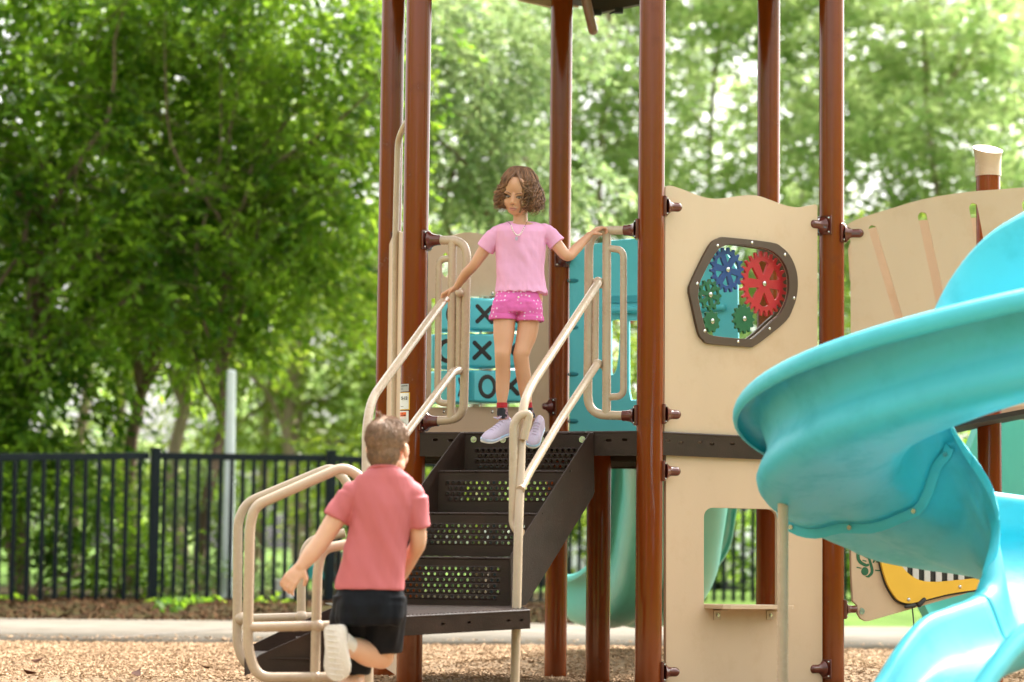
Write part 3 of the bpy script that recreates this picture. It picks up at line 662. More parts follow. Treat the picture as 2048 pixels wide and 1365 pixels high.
# brackets: plate on the post, tapering neck, round nosed peg along the panel
def bracket(post, p, d, length=.085, r=.0225, par=None, lab=None, plate=.048, off=0, cone=False):
    """post centre post, height p.z, d = horizontal direction of the panel"""
    d = Vector(d).normalized(); n_ = Vector((d.y, -d.x, 0)); Z = Vector((0, 0, 1)); g = MB()
    c = Vector((post.x, post.y, p)) + n_*off
    for a in (-1, 1):
        pass
    rr = PR+.002; rings = []
    pl_ = []
    for (rad, w2, h2) in ((rr-.004, .75, plate), (rr+.010, .75, plate), (rr+.013, .70, plate-.003)):
        ring = []
        for k in range(-4, 5):
            a = w2*k/4; ring.append(Vector((post.x, post.y, p)) + d*rad*math.cos(a)+n_*rad*math.sin(a)+Z*h2)
        for k in range(4, -5, -1):
            a = w2*k/4; ring.append(Vector((post.x, post.y, p)) + d*rad*math.cos(a)+n_*rad*math.sin(a)-Z*h2)
        rings.append(ring)
    g.loft(rings)
    x0 = rr+.008
    P = []; Rr = []
    prof = [(0, r*2.0), (.008, r*1.75), (.016, r*1.35), (.026, r*1.08), (.038, r)] if not cone else [(0, r*2.3), (.006, r*1.95), (.014, r*1.6), (.026, r*1.35), (.045, r*1.2), (.062, r*1.18)]
    for x, q in prof: P.append(c+d*(x0+x)); Rr.append(q)
    if not cone:
        for k in range(0, 6):
            q = PI/2*k/5; P.append(c+d*(x0+length-r+r*math.sin(q))); Rr.append(max(.0005, r*math.cos(q)))
    g.tube(P, Rr, 20)
    o = g.build('bracket', M['bracket'], par or PS, bevel=.0012, label=lab)
    s = MB()
    for a in (-.55, .55):
        for h in (-plate+.012, plate-.012):
            q = Vector((post.x, post.y, p))+d*(rr+.0135)*math.cos(a)+n_*(rr+.0135)*math.sin(a)+Z*h; nn = (d*math.cos(a)+n_*math.sin(a))
            s.tube([q-nn*.001, q+nn*.003, q+nn*.0045], [.0048, .0046, .002], 12)
    s.build('rivet', M['steel'], o); return o

# ---- panels in the front right bay
def pxpoly(pl, pts, off=0): return [pl.px(u, v, off) for u, v in pts]
TH = .019
top = spline([(1331, 374), (1343, 372), (1370, 381), (1405, 394), (1432, 398), (1460, 395), (1490, 391), (1515, 392), (1540, 400), (1570, 411), (1597, 415), (1625, 410), (1632, 409)], 4)
outer = [(p.x, p.y) for p in top]+[(1635, 413), (1635, 878)]+[(1332, 866), (1329, 862)]
frame_in = [(1449, 492), (1474, 489), (1518, 495), (1540, 500), (1562, 517), (1575, 541), (1579, 568), (1575, 598), (1562, 626), (1545, 642), (1512, 672), (1494, 678), (1428, 672), (1413, 662), (1406, 640), (1397, 598), (1397, 585), (1402, 560), (1430, 508)]
frame_out = [(1438, 477), (1455, 475), (1542, 485), (1563, 494), (1580, 511), (1592, 537), (1596, 563), (1594, 592), (1586, 618), (1572, 643), (1530, 678), (1508, 693), (1494, 694), (1421, 688), (1407, 680), (1397, 664), (1382, 598), (1379, 582), (1384, 562), (1419, 492)]
mid = [(a, b) for a, b in frame_in]
fi = [(p.x, p.y) for p in spline(frame_in, 3, True)]; fo = [(p.x, p.y) for p in spline(frame_out, 3, True)]
g = MB(); g.prism(pxpoly(CD, outer, .012), CD.n, TH, [pxpoly(CD, fi, .012)])
gp = g.build('gear_panel', M['panel'], PS, smooth=False, bevel=.002, label='tan panel with wavy top and gear window')
g = MB(); g.prism(pxpoly(CD, fo, .028), CD.n, .016, [pxpoly(CD, fi, .028)]); g.build('window_frame', M['frame'], gp, smooth=False, bevel=.003)
g = MB(); fb = [CD.px(u, v, .012) for u, v in fi]; g.prism([p-CD.n*.048 for p in [CD.px(u, v, .012) for u, v in fo]], CD.n, .012, [[p-CD.n*.048 for p in fb]]); g.build('rear_frame', M['frame'], gp, smooth=False)
g = MB(); g.add([p+CD.n*.004 for p in fb], [tuple(range(len(fb)))]); g.build('window_pane', M['glassp'], gp, smooth=False)
g = MB(); g.add([p-CD.n*.052 for p in fb], [tuple(range(len(fb)))]); g.build('window_pane', M['glassp'], gp, smooth=False)
for u, v in ((1435.5, 492), (1504, 486), (1570, 510), (1588.5, 597), (1539.5, 658), (1476.5, 684), (1409.5, 662.5), (1394.5, 568)):
    p = CD.px(u, v, .028); g = MB(); g.ball(p, (.0085, .0085, .004), (CD.e, Vector((0, 0, 1)), CD.n), 14, 8); g.build('bolt', M['steel'], gp)
def gear(u, v, r, teeth, m, holes, lab, off=-.014, rot=0):
    c = CD.px(u, v, off); o = []; Z = Vector((0, 0, 1))
    for k in range(teeth):
        a0 = 2*PI*k/teeth+rot; d = 2*PI/teeth
        for q, rr in ((-.30, r*.84), (-.21, r*.90), (-.15, r*.985), (0, r*1.0), (.15, r*.985), (.21, r*.90), (.30, r*.84), (.5, r*.81)):
            a = a0+q*d; o.append(c+CD.e*math.cos(a)*rr+Z*math.sin(a)*rr)
    hs_ = []
    for k in range(holes):
        a0 = 2*PI*k/holes+rot+.3; w_ = .62*PI/holes; h_ = []
        for a, rr in ((-w_*.95, .66), (-w_*.5, .70), (0, .71), (w_*.5, .70), (w_*.95, .66), (w_*.8, .56), (w_*.32, .30), (0, .27), (-w_*.32, .30), (-w_*.8, .56)):
            h_.append(c+CD.e*math.cos(a0+a)*rr*r+Z*math.sin(a0+a)*rr*r)
        hs_.append(h_)
    g = MB(); g.prism(o, CD.n, .014, hs_); gg = g.build('gear', m, gp, smooth=False, bevel=.0012, label=lab)
    s = MB(); s.tube([c+CD.n*.001, c+CD.n*.006, c+CD.n*.009], [.0135, .0125, .006], 20); s.tube([c-CD.n*.05, c+CD.n*.004], .005, 10); s.build('axle', M['steel'], gg); return gg
K = YC/FPX
gear(1528, 568, .162, 26, M['red'], 6, 'large red gear', rot=.25)
gear(1455, 540, .112, 18, M['blue'], 6, 'blue gear', rot=.1)
gear(1420, 590, .078, 12, M['green'], 6, 'green gear with cut-outs at the left', rot=.0)
gear(1488, 638, .074, 13, M['green'], 0, 'solid green gear')
gear(1424, 643, .056, 9, M['green'], 0, 'smallest green gear', off=-.012, rot=.2)
CE_ = (CD.e+CD.n*.42).normalized()
bracket(pC, CD.px(1340, 418).z, CE_, .078, off=.012); bracket(pC, CD.px(1340, 831).z, CE_, .078, off=.012); bracket(pC, CD.px(1340, 944).z, CE_, .078, off=.012); bracket(pC, CD.px(1340, 1343).z, CE_, .078, off=.012)
# pegs of the right hand brackets come round the camera side of the post
for v in (451, 1338):
    d = Vector((-.76, -.65, 0)); bracket(pD, at(1640, v, YD-.05).z, d, .088)
# lower panel with play window
low = [(1334, 901), (1645, 918), (1645, 1420), (1332, 1420), (1332, 905)]
a_ = [(1408, 1208)]+[(1408+18-18*math.cos(t), 1034-18*math.sin(t)) for t in np.linspace(0, PI/2, 6)]+[(1537+18*math.sin(t), 1037-18*math.cos(t)) for t in np.linspace(0, PI/2, 6)]+[(1555, 1210)]
g = MB(); g.prism(pxpoly(CD, low, .012), CD.n, TH, [pxpoly(CD, a_, .012)])
lp = g.build('window_panel', M['panel'], PS, smooth=False, bevel=.002, label='tan lower panel with cut-out window and counter')
g = MB(); a0, a1 = CD.px(1408, 1209.5, .012), CD.px(1557, 1210, .012); pl4 = [a0+CD.n*-.015, a1+CD.n*-.015, a1+CD.n*.11, a1+CD.n*.125-CD.e*.03, a0+CD.e*.06+CD.n*.125, a0+CD.e*.02+CD.n*.11]
g.prism(pl4, (0, 0, 1), .019); g.build('counter', M['panel'], lp, smooth=False, bevel=.002)
for u in (1434.5, 1540):
    c = CD.px(u, 1231, .016); g = MB(); g.box(c, (.045, .006, .045), (CD.e, CD.n, Vector((0, 0, 1)))); g.box(c+Vector((0, 0, .024))+CD.n*.025, (.045, .055, .005), (CD.e, CD.n, Vector((0, 0, 1)))); q = g.build('angle_bracket', M['tan'], lp, smooth=False, bevel=.001)
    g = MB(); g.tube([c+CD.n*.003, c+CD.n*.007], .010, 6); g.tube([c+CD.n*.003, c+CD.n*.012], .005, 12); g.build('bolt', M['steel'], q)

# ---- rear left bay: noughts and crosses panel
to = spline([(856, 470), (862, 465), (880, 471), (905, 471), (925, 466), (950, 466), (975, 472), (1000, 476), (1030, 470), (1060, 466), (1085, 470), (1097, 476)], 3)
op = [(863, 597), (1046, 590), (1047, 814), (862, 815)]
hole = [(893+10.5*math.cos(a), 530+25*math.sin(a)) for a in np.linspace(0, 2*PI, 18)[:-1]]
g = MB(); g.prism(pxpoly(EA, [(p.x, p.y) for p in to]+[(1098, 868), (852, 868)], .012), EA.n, TH, [pxpoly(EA, op, .012), pxpoly(EA, hole, .012)])
tp_ = g.build('noughts_and_crosses_panel', M['panel'], PS, smooth=False, bevel=.002, label='tan panel with nine blue game blocks')
cols = [898, 961, 1016]; rows = [(598, 664), (669, 738), (742, 808)]
sym = [['O', 'X', 'X'], ['O', 'X', 'X'], ['X', 'O', 'X']]
rotv = [[-.15, -.35, -.5], [-.75, -.55, -.45], [.55, -.12, -.5]]
for r_ in range(3):
    for c_ in range(3):
        v0, v1 = rows[r_]; cc = EA.px(cols[c_], (v0+v1)/2+(1-c_)*1.0, .0); h = (v1-v0)*13.4/FPX*.975; W_ = .166; a = rotv[r_][c_]
        ex = (Matrix.Rotation(a, 3, 'Z') @ EA.e); en = (Matrix.Rotation(a, 3, 'Z') @ EA.n); Z = Vector((0, 0, 1))
        # three sided block with broad rounded corners, one face forward
        prof = []
        for k in range(3):
            an = k*2*PI/3 - PI/2
            for t in np.linspace(-.5, .5, 7): prof.append((.116*math.cos(an+PI/3+t*.40)*.96, .116*math.sin(an+PI/3+t*.40)*.96))
        face = .092*.62
        rings = []
        for z, s_ in ((-h/2, .90), (-h/2+.006, .985), (-h/2+.016, 1), (h/2-.016, 1), (h/2-.006, .985), (h/2, .90)):
            rings.append([cc+ex*x*s_-en*y*s_+Z*z for x, y in prof])
        # profile: front face is at -y => +en
        g = MB(); g.loft(rings); blk = g.build('game_block', M['tealblock'], tp_, angle=50)
        fy = min(y for x, y in prof)
        fo_ = cc + en*(-fy*.995+.0015); g = MB(); sc = .060
        if sym[r_][c_] == 'X':
            for sgn in (-1, 1):
                d = (ex+Z*sgn).normalized(); s2 = (ex-Z*sgn).normalized()
                g.capsule(fo_-d*sc, fo_+d*sc, .0125, .0125, 10)
        else:
            ring = [fo_+ex*math.cos(a2)*sc*.80+Z*math.sin(a2)*sc*.92 for a2 in np.linspace(0, 2*PI, 33)[:-1]]; g.tube(ring, .0125, 8, closed=True)
        # flatten marks onto the face
        vs = []
        for p in g.v:
            p = Vector(p); d = (p-fo_).dot(en); vs.append(tuple(p-en*d*.93))
        g.v = vs; g.build('cross_mark' if sym[r_][c_] == 'X' else 'nought_mark', M['ink'], blk)
for c_ in range(3):
    a, b = EA.px(cols[c_], 592), EA.px(cols[c_], 816); MB().tube([a, b], .008, 10).build('axle_rod', M['steel'], tp_)
for u, v in ((888, 824), (920, 824), (985, 824), (1010, 826), (896, 589), (985, 587), (1046, 590)):
    p = EA.px(u, v, .013); g = MB(); g.ball(p, (.009, .009, .004), (EA.e, Vector((0, 0, 1)), EA.n), 12, 6); g.build('bolt', M['steel'], tp_)
d = (-EA.e*.3+EA.n*.95); bracket(pE, at(1100, 520, YE).z, d, .05, lab=None)
bracket(pE, at(1100, 815, YE).z, -EA.e, .06)
# ---- left bay: narrow sight of the side panel, tall loop rail
zt, zb = at(800, 470, 12.6).z, at(800, 884, 12.6).z
g = MB(); x0, x1 = .09, AB.L-.09; n_ = 14
tpp = [AB.at(x0+(x1-x0)*k/n_, zt+.03*math.sin(k/n_*2*PI), .012) for k in range(n_+1)]
g.prism(tpp+[AB.at(x1, zb, .012), AB.at(x0, zb, .012)], AB.n, TH); g.build('side_panel', M['panel'], PS, smooth=False, bevel=.002, label='tan side panel seen nearly edge-on')
g = MB(); zl = at(800, 1353, 12.4).z
g.prism([AB.at(x0, 1.12, .012), AB.at(x1, 1.12, .012), AB.at(x1, zl, .012), AB.at(x0, zl+.02, .012)], AB.n, TH); g.build('lower_side_panel', M['panel'], PS, smooth=False, bevel=.002, label='tan lower side panel seen nearly edge-on')
Yl = 12.55
pts = [at(822, 232, Yl-.3), at(806, 256, Yl-.1), at(796, 282, Yl), at(791, 480, Yl), at(789, 860, Yl), at(800, 885, Yl-.05), at(820, 892, Yl-.4)]
MB().tube(rpath(pts, .05), .0165, 14).build('loop_rail', M['tan'], PS, label='tall thin tan loop rail')
bracket(pA, at(780, 485, YA).z, (.75, -.66, 0), .06); bracket(pA, at(780, 838, YA).z, (.75, -.66, 0), .06)

# ---- rear right bay: blue hood over the rear slide
hood = [(1138, 866), (1138, 512), (1150, 502), (1180, 490), (1225, 481), (1290, 475), (1380, 478), (1450, 500), (1475, 540), (1478, 866)]
h1 = [(p.x, p.y) for p in spline([(1222, 641), (1240, 641), (1239, 675), (1235, 725), (1229, 746), (1222, 750)], 3)]
h2 = [(1258, 641), (1400, 641), (1425, 660), (1425, 800), (1262, 800), (1258, 780)]
g = MB(); g.prism(pxpoly(FE, hood, .03), FE.n, .028, [pxpoly(FE, h1, .03), pxpoly(FE, h2, .03)])
hd = g.build('slide_hood', M['tealhood'], PS, smooth=False, bevel=.008, label='blue plastic hood over the rear slide')
g = MB(); a, b = FE.px(1222, 597, .036), FE.px(1440, 597, .036); c = (a+b)/2
g.box(c, ((b-a).length, .012, .042), (FE.e, FE.n, Vector((0, 0, 1)))); g.build('recess_shade_bar', mat('teal_recess_shade', (.03, .36, .44), .5), hd, smooth=False, bevel=.004)  # raised bar; the shade of the slot is put into its darker teal
g = MB(); a, b = FE.px(1222, 618, .05), FE.px(1450, 618, .05); g.box((a+b)/2, ((b-a).length, .05, .035), (FE.e, FE.n, Vector((0, 0, 1)))); g.build('grab_bar', M['tealhood'], hd, bevel=.012)
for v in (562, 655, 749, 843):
    c = FE.px(1146, v, .03); g = MB(); g.ball(c, (.034, .012, .013), (FE.e, FE.n, Vector((0, 0, 1)))); k = g.build('bolt_pocket_shade', mat('teal_pocket_shade', (.012, .22, .27), .5) if v == 562 else D.materials['teal_pocket_shade'], hd)  # raised oval; the shade inside the pocket is painted as dark teal
    g = MB(); g.ball(c-FE.e*.018+FE.n*.010, .006, nu=10, nv=6); g.build('bolt', M['steel'], k)

# ---- guard loops at the stair head
def tubeo(name, pts, r, par, rad=.06, m='tan', seg=16, n=7):
    return MB().tube(rpath(pts, rad, n) if len(pts) > 2 else pts, r, seg).build(name, M[m], par)
def guard(pl, sgn, U, lab, post, d):
    o = .0
    P = lambda u, v: pl.px(u, v, o)
    main = tubeo('guard_loop', [P(*q) for q in U['main']], .0215, PS, .10); main['label'] = lab
    for k in ('bar', 'inner', 'knob'):
        tubeo('guard_bar', [P(*q) for q in U[k]], .0165 if k != 'bar' else .021, main, .055)
    for (u, v) in U['plates']:
        c = P(u, v); g = MB(); Z = Vector((0, 0, 1)); g.prism([c+pl.e*x*sgn+Z*z for x, z in spline([(-.045, .035), (-.03, .02), (0, .012), (.03, .02), (.045, .035), (.04, 0), (.045, -.035), (.03, -.02), (0, -.012), (-.03, -.02), (-.045, -.035), (-.04, 0)], 2, True)] if 0 else
              [c+pl.e*x+Z*z for x, z in ((-.045, .038), (-.035, .036), (-.022, .015), (.012, .015), (.026, .036), (.036, .038), (.036, -.038), (.026, -.036), (.012, -.015), (-.022, -.015), (-.035, -.036), (-.045, -.038))], pl.n, .006)
        g.build('rail_plate', M['tan'], main, smooth=False, bevel=.001)
    for v in U['br']:
        bracket(post, pl.px(U['bu'], v).z, d, .05, r=.0215, cone=True)
    return main
GL = guard(BC, 1, dict(main=[(868, 481), (934, 482), (931, 660), (927, 838), (866, 843)], bar=[(905, 482), (902, 840)], inner=[(905, 517), (878, 519), (875, 806), (902, 808)], knob=[(914, 588), (919, 588), (917, 740)], plates=[(921, 742)], br=(481, 843), bu=866),
           'left tan guard loop at the stair head', pB, BC.e)
GR = guard(BC, -1, dict(main=[(1258, 461), (1178, 462), (1177, 650), (1175, 830), (1256, 832)], bar=[(1213.5, 463), (1213, 830)], inner=[(1215, 497), (1247, 500), (1247, 793), (1215, 795)], knob=[(1194, 565), (1191.5, 570), (1190, 730)], plates=[(1200, 571), (1197, 731)], br=(461, 832), bu=1258),
           'right tan guard loop under the girl\'s hand', pC, -BC.e)
for m_, pts in ((GL, [(919, 586), (918, 741)]), (GR, [(1196, 563), (1194, 727)])):
    for q in pts:
        c = BC.px(*q, .03); g = MB(); g.capsule(c-BC.n*.03, c+BC.n*.004, .020, .021, 14); g.build('rail_end_cap', M['tan'], m_)

# ============================================================ STAIRCASE (descends towards the camera and left)
YT = lambda u: BC.px(u, 900, .04).y
sY = .24
ST = D.objects.new('staircase', None); COL.objects.link(ST); ST.parent = PS; ST['label'] = 'brown perforated staircase up to the deck'
lv = [(929, 1187, 866, 942), (871, 1128, 943, 1028), (818, 1075, 1028, 1115), (765, 1021, 1117, 1213)]   # left, right, top v, bottom v of each riser
e_st = (BC.e*.80 + Vector((1, 0, 0))*.2).normalized()
def rpos(k):
    uL, uR, v0, v1 = lv[k]; Yr = YT(uR) - .004 - sY*k; a = at(uR, v0, Yr)
    # left end: same height, along e_st
    w_ = (uR-uL)*Yr/FPX/ (e_st.x - (uL-1024)/FPX*0 ) ; 
    b = a - e_st*w_
    return a, b
def holes_panel(name, A, B, top, bot, rows, par, v_off=(0, 0)):
    """perforated riser between A (right) and B (left) at heights top..bot; real holes in hexagonal array"""
    e = (A-B); L = e.length; e.normalize(); Z = Vector((0, 0, 1)); n_ = Vector((e.y, -e.x, 0)); g = MB(); p = .0285
    x0 = .052; ncol = int((L-x0*2)/p); x0 = (L-ncol*p)/2; ph = p*.90
    ztop = top-v_off[0]; H = rows*ph
    def P(x, z, d=0): return B*1 + e*x + Vector((0, 0, z-B.z)) + n_*d
    F = []
    def quad(xa, xb, za, zb): g.add([P(xa, za), P(xb, za), P(xb, zb), P(xa, zb)], [(0, 1, 2, 3)])
    quad(0, L, bot, ztop-H); quad(0, L, ztop, top); quad(0, x0-p/2, ztop-H, ztop); quad(x0+ncol*p+p/2*1.0, L, ztop-H, ztop)
    for r_ in range(rows):
        za = ztop-(r_+1)*ph; zb = za+ph; sh = (p/2 if r_ % 2 else 0)
        xs = x0-p/2+sh*1.0
        if sh: quad(x0-p/2, xs, za, zb)
        n1 = ncol+1 - (1 if sh else 0)
        for c in range(n1):
            xa = xs+c*p; cx = xa+p/2; cz = (za+zb)/2; rad = .0074
            ring = [(cx+rad*math.cos(q*PI/4+PI/8), cz+rad*math.sin(q*PI/4+PI/8)) for q in range(8)]
            cor = [(xa+p, cz), (xa+p, zb), (cx, zb), (xa, zb), (xa, cz), (xa, za), (cx, za), (xa+p, za)]
            k = len(g.v); vs = [P(*q) for q in ring]+[P(*q) for q in cor]+[P(x, z, .0022) for x, z in [(cx+1.22*(x-cx), cz+1.22*(z-cz)) for x, z in ring]]+[P(x, z, -.005) for x, z in ring]
            fs = []
            for q in range(8):
                q2 = (q+1) % 8
                # order: corner points follow ring angle (ring q at 22.5+45q deg sits between cor q and cor q+1)
                fs += [(16+q, 16+q2, 8+q2 if True else 0), (16+q, 8+q2, 8+q2)] if 0 else []
                fs += [(8+q, 8+(q+1) % 8, 16+q), (16+q, 8+(q+1) % 8, 16+(q+1) % 8)]
                fs += [(16+q, 16+q2, q2, q), (q, q2, 24+q2, 24+q)]
            g.add(vs, fs)
        xe = xs+n1*p; 
        if xe < x0+ncol*p+p/2-1e-6: quad(xe, x0+ncol*p+p/2, za, zb)
    # rolled nosing with little notches
    g.tube([P(0, top-.003, -.004), P(L, top-.003, -.004)], .007, 10)
    for f in range(8): g.ball(P(L*(f+.5)/8, top-.001, .004), (.006, .004, .004), nu=8, nv=6)
    return g.build(name, M['dark'], par, angle=55)
steps = []
for k in range(4):
    A, B = rpos(k); Bv = B.copy()
    z0 = A.z; Ak = A; uL, uR, v0, v1 = lv[k]
    z1 = at(uR, v1, A.y).z
    o = holes_panel('riser', Vector((A.x, A.y, z0)), Vector((B.x, B.y, z0)), z0, z1, (4, 4, 4, 6)[k], ST, v_off=((.070, 0), (.042, 0), (.045, 0), (.036, 0))[k])
    steps.append((A, B, z0, z1))
for k in range(1, 4):
    A, B, z0, z1 = steps[k]; A0, B0, _, zz = steps[k-1]
    g = MB(); g.prism([(B.x, B.y, z0), (A.x, A.y, z0), (A0.x, A0.y, z0), (B0.x, B0.y, z0)], (0, 0, 1), .004)
    e = (A-B).normalized(); n2 = (A0-A); n2.z = 0
    for q in range(22):
        c = B.lerp(A, (q+.5)/22)+n2*.5; g.box((c.x, c.y, z0+.002), (.010, n2.length*.9, .005), (e, Vector((-e.y, e.x, 0)), Vector((0, 0, 1))))
    g.build('tread', M['dark'], ST, smooth=False)
# stringers
def stringer(pts, th, nrm, name='stringer'):
    g = MB(); g.prism(pts, nrm, th); return g.build(name, M['dark'], ST, smooth=False, bevel=.002)
A0, B0 = steps[0][0], steps[0][1]; A3, B3 = steps[3][0], steps[3][1]
run = (A3-A0); run.z = 0; nS = Vector((run.y, -run.x, 0)).normalized()
if nS.y > 0: nS = -nS
sp = Plane((A3.x, A3.y), (A0.x, A0.y))
def S_(u, v, off=.006): return sp.px(u, v, off)
# right hand stringer: outer face towards camera right
Rz = [(A3.x, A3.y)]
sR = Plane((A3.x+.004, A3.y-.14), (A0.x+.004, A0.y))
g = MB()
q = [(A3+Vector((-.035, -.10, .02))), A0+Vector((-.006, -.0, .004)), A0+Vector((.008, .01, .004)), ]
ptsR = [A0+Vector((0, .0, .006)), A0+Vector((0, 0, 0))]
# plan line of the stringer and heights from pixels
PA, PB_ = Vector((A0.x, A0.y, 0)), Vector((A3.x, A3.y, 0)); dS = (PB_-PA); LS = dS.length; dS.normalize()
spR = Plane((PB_.x+dS.x*.10, PB_.y+dS.y*.10), (PA.x, PA.y))
poly = [(1187, 865), (1189, 984), (1186, 994), (1052, 1211), (1022, 1213), (1021, 1117), (1024, 1108), (1180, 866)]
g.prism(pxpoly(spR, poly, .010), spR.n, .006)
g.build('stringer', M['dark'], ST, smooth=False, bevel=.0015)
# flange on its top edge
# left hand stringer, seen from its inner side
PA2, PB2 = Vector((B0.x, B0.y, 0)), Vector((B3.x, B3.y, 0)); d2 = (PB2-PA2).normalized()
spL = Plane((PB2.x+d2.x*.1, PB2.y+d2.y*.1), (PA2.x, PA2.y))
polyL = [(932, 865), (921, 865), (815, 1010), (740, 1105), (740, 1215), (770, 1215), (930, 985)]
g = MB(); g.prism(pxpoly(spL, polyL, -.002), spL.n, .006); g.build('stringer', M['dark'], ST, smooth=False, bevel=.0015)
def V_(a, b):
    e = (a-b); e.z = 0; e.normalize(); return Vector((e.y, -e.x, 0))
for u, v in ((947.5, 879.5), (1006, 880), (1082, 879), (1164.5, 879.5)):
    A_, B__ = steps[0][0], steps[0][1]; c = at(u, v, A_.y+(B__.y-A_.y)*(1187-u)/258.0-.004); n_ = V_(A_, B__); g = MB(); g.tube([c, c+n_*.003], .0155, 24); w1 = g.build('washer', M['steel'], ST)
    g = MB(); g.tube([c+n_*.003, c+n_*.010], .0085, 6); g.tube([c+n_*.010, c+n_*.013], .005, 12); g.build('bolt', M['steel'], w1)
# landing
aR, aL = at(1060, 1221.5, 10.0), at(700, 1240, 9.45)
bR = Vector((A3.x+.05, A3.y+.0, steps[3][3]-.001)); bL = at(668, 1214, 10.35); 
g = MB(); zq = Vector((0, 0, 0))
g.add([aL, aR, bR, bR+Vector((-.9, .25, .0)), bL], [(0, 1, 2, 3, 4)])
g.build('landing', M['dark'], ST, smooth=False, solid=.004)
e = (aR-aL).normalized(); nL = Vector((e.y, -e.x, 0)).normalized(); uz = nL.cross(e)*-1; uz = e.cross(nL); uz = uz if uz.z > 0 else -uz
class Pl2:
    def __init__(s, a, e, n_, uz): s.a, s.e, s.n, s.u = a, e, n_, uz
    def at(s, x, z, off=0): return s.a+s.e*x+s.u*z+s.n*off
pf = Pl2(aL, e, nL, uz); Lf = (aR-aL).length
def pfx(u, v):
    d = ray(u, v); t = (aL-CP).dot(nL)/d.dot(nL); p = CP+d*t-aL; return p.dot(e), p.dot(uz)
g = MB(); o = [pf.at(0, 0), pf.at(Lf, 0), pf.at(Lf, -.074), pf.at(0, -.074)]
hs_ = []
for u, v in ((804, 1252), (886, 1248), (938, 1245), (1017, 1241.5), (1043, 1240.5), (740, 1256)):
    x, z = pfx(u, v); w_, h = .022, .010; hs_.append([pf.at(x+w_/2*math.cos(a)*(1.0), z+h/2*math.sin(a)) for a in np.linspace(0, 2*PI, 11)[:-1]])
g.prism(o, nL, .005, hs_); g.tube([pf.at(0, -.001, -.004), pf.at(Lf, -.001, -.004)], .006, 10)
g.prism([aR, bR, bR-uz*.074, aR-uz*.074], Vector((1, 0, 0)), .005)
g.box((o[2]+o[3])/2-nL*.02+uz*.002, (Lf, .04, .004), (e, nL, uz))
g.prism([q-nL*.016 for q in o], nL, .003); g.build('landing_edge', M['dark'], ST)  # last plate is added behind the slots so they read as dark
g = MB(); bx = MB()
for q in range(46):
    t = (q+.5)/46; c0 = aL.lerp(aR, t); c1 = (bL.lerp(bR, min(1, t*.9+.1))); c0 = c0+(c1-c0)*.06; c1 = c0+(c1-c0)*.93
    d = (c1-c0).normalized(); s2 = d.cross(uz).normalized()*.0035; h = uz*.005
    g.add([c0-s2+h*.3, c0+s2+h*.3, c1+s2+h*.3, c1-s2+h*.3, c0-s2*.5+h*1.3, c0+s2*.5+h*1.3, c1+s2*.5+h*1.3, c1-s2*.5+h*1.3], [(4, 5, 6, 7), (0, 4, 7, 3), (1, 2, 6, 5), (0, 1, 5, 4), (3, 7, 6, 2)])
g.build('landing_rib', M['dark'], ST, smooth=False)
# lower flight going left to the ground
LF = D.objects.new('lower_flight', None); COL.objects.link(LF); LF.parent = PS; LF['label'] = 'short lower flight of brown steps going left from the landing'
near = Plane(plan(505, 9.42, 1300), plan(705, 9.47, 1300)); far = Plane(plan(495, 10.08, 1300), plan(680, 10.15, 1300))
g = MB(); g.prism(pxpoly(near, [(512, 1346), (512, 1316), (519, 1310), (622, 1264), (715, 1224), (715, 1300), (640, 1349)]), near.n, .006); g.build('stringer', M['dark'], LF, smooth=False, bevel=.002)
g = MB(); g.prism(pxpoly(far, [(502, 1322), (502, 1291), (560, 1263), (668, 1214), (668, 1300), (620, 1325)]), far.n, .006); g.build('stringer', M['dark'], LF, smooth=False, bevel=.002)
for (ua, va, ub, vb, nm) in ((503, 1314, 512, 1313, 'a'), (590, 1282, 600, 1282, 'b')):
    x0 = near.px(ub, vb+3, -.006); zt_ = x0.z; xa = x0; xb = Vector((far.px(ua+2, 1300).x, far.a.y, zt_))
    nx = .24
    g = MB(); g.prism([xa, xa+Vector((nx, 0, 0)), xb+Vector((nx, 0, 0)), xb], (0, 0, 1), .005); g.box(((xa.x+xb.x)/2, (xa.y+xb.y)/2, zt_-.035), (.006, (xb-xa).length, .07), (Vector((1, 0, 0)), Vector((0, 1, 0)), Vector((0, 0, 1))))
    g.build('step', M['dark'], LF, smooth=False, bevel=.002)

# ---- handrails
def rail(lab, tubes, par=None):
    root = None
    for k, (pts, r, rad) in enumerate(tubes):
        P = [at(*p) for p in pts]
        if root is None:
            root = tubeo('handrail', P, r, par or PS, rad, n=9); root['label'] = lab
        else: tubeo('rail_tube', P, r, root, rad)
    return root
y1 = YT(1197)-.05
hr = rail('right stair handrail reaching down to the ground', [
    ([(1196, 567, y1), (1061, 773, 10.62), (1045, 815, 10.5), (1037, 1060, 10.38), (1029, 1400, 10.3)], .0200, .10),
    ([(1193, 731, y1), (1120, 842, 11.1), (1056, 950, 10.52), (1041, 980, 10.40)], .0190, .05),
    ([(1047, 880, 10.44), (1060, 826, 10.44), (1037, 832, 10.44), (1027, 850, 10.44), (1026, 1048, 10.42), (1034, 1062, 10.40), (1043, 1066, 10.38)], .0185, .03)])
yl = YT(918)-.05
hl = rail('left stair handrail ending behind the boy', [
    ([(890, 597, yl-.06), (744, 797, 10.85), (733, 850, 10.75), (731, 1180, 10.55)], .0205, .12),
    ([(916, 741, yl), (905, 745, yl-.05), (815, 864, 11.1), (735, 970, 10.6)], .0195, .05)])
c = at(893, 598, yl-.07)
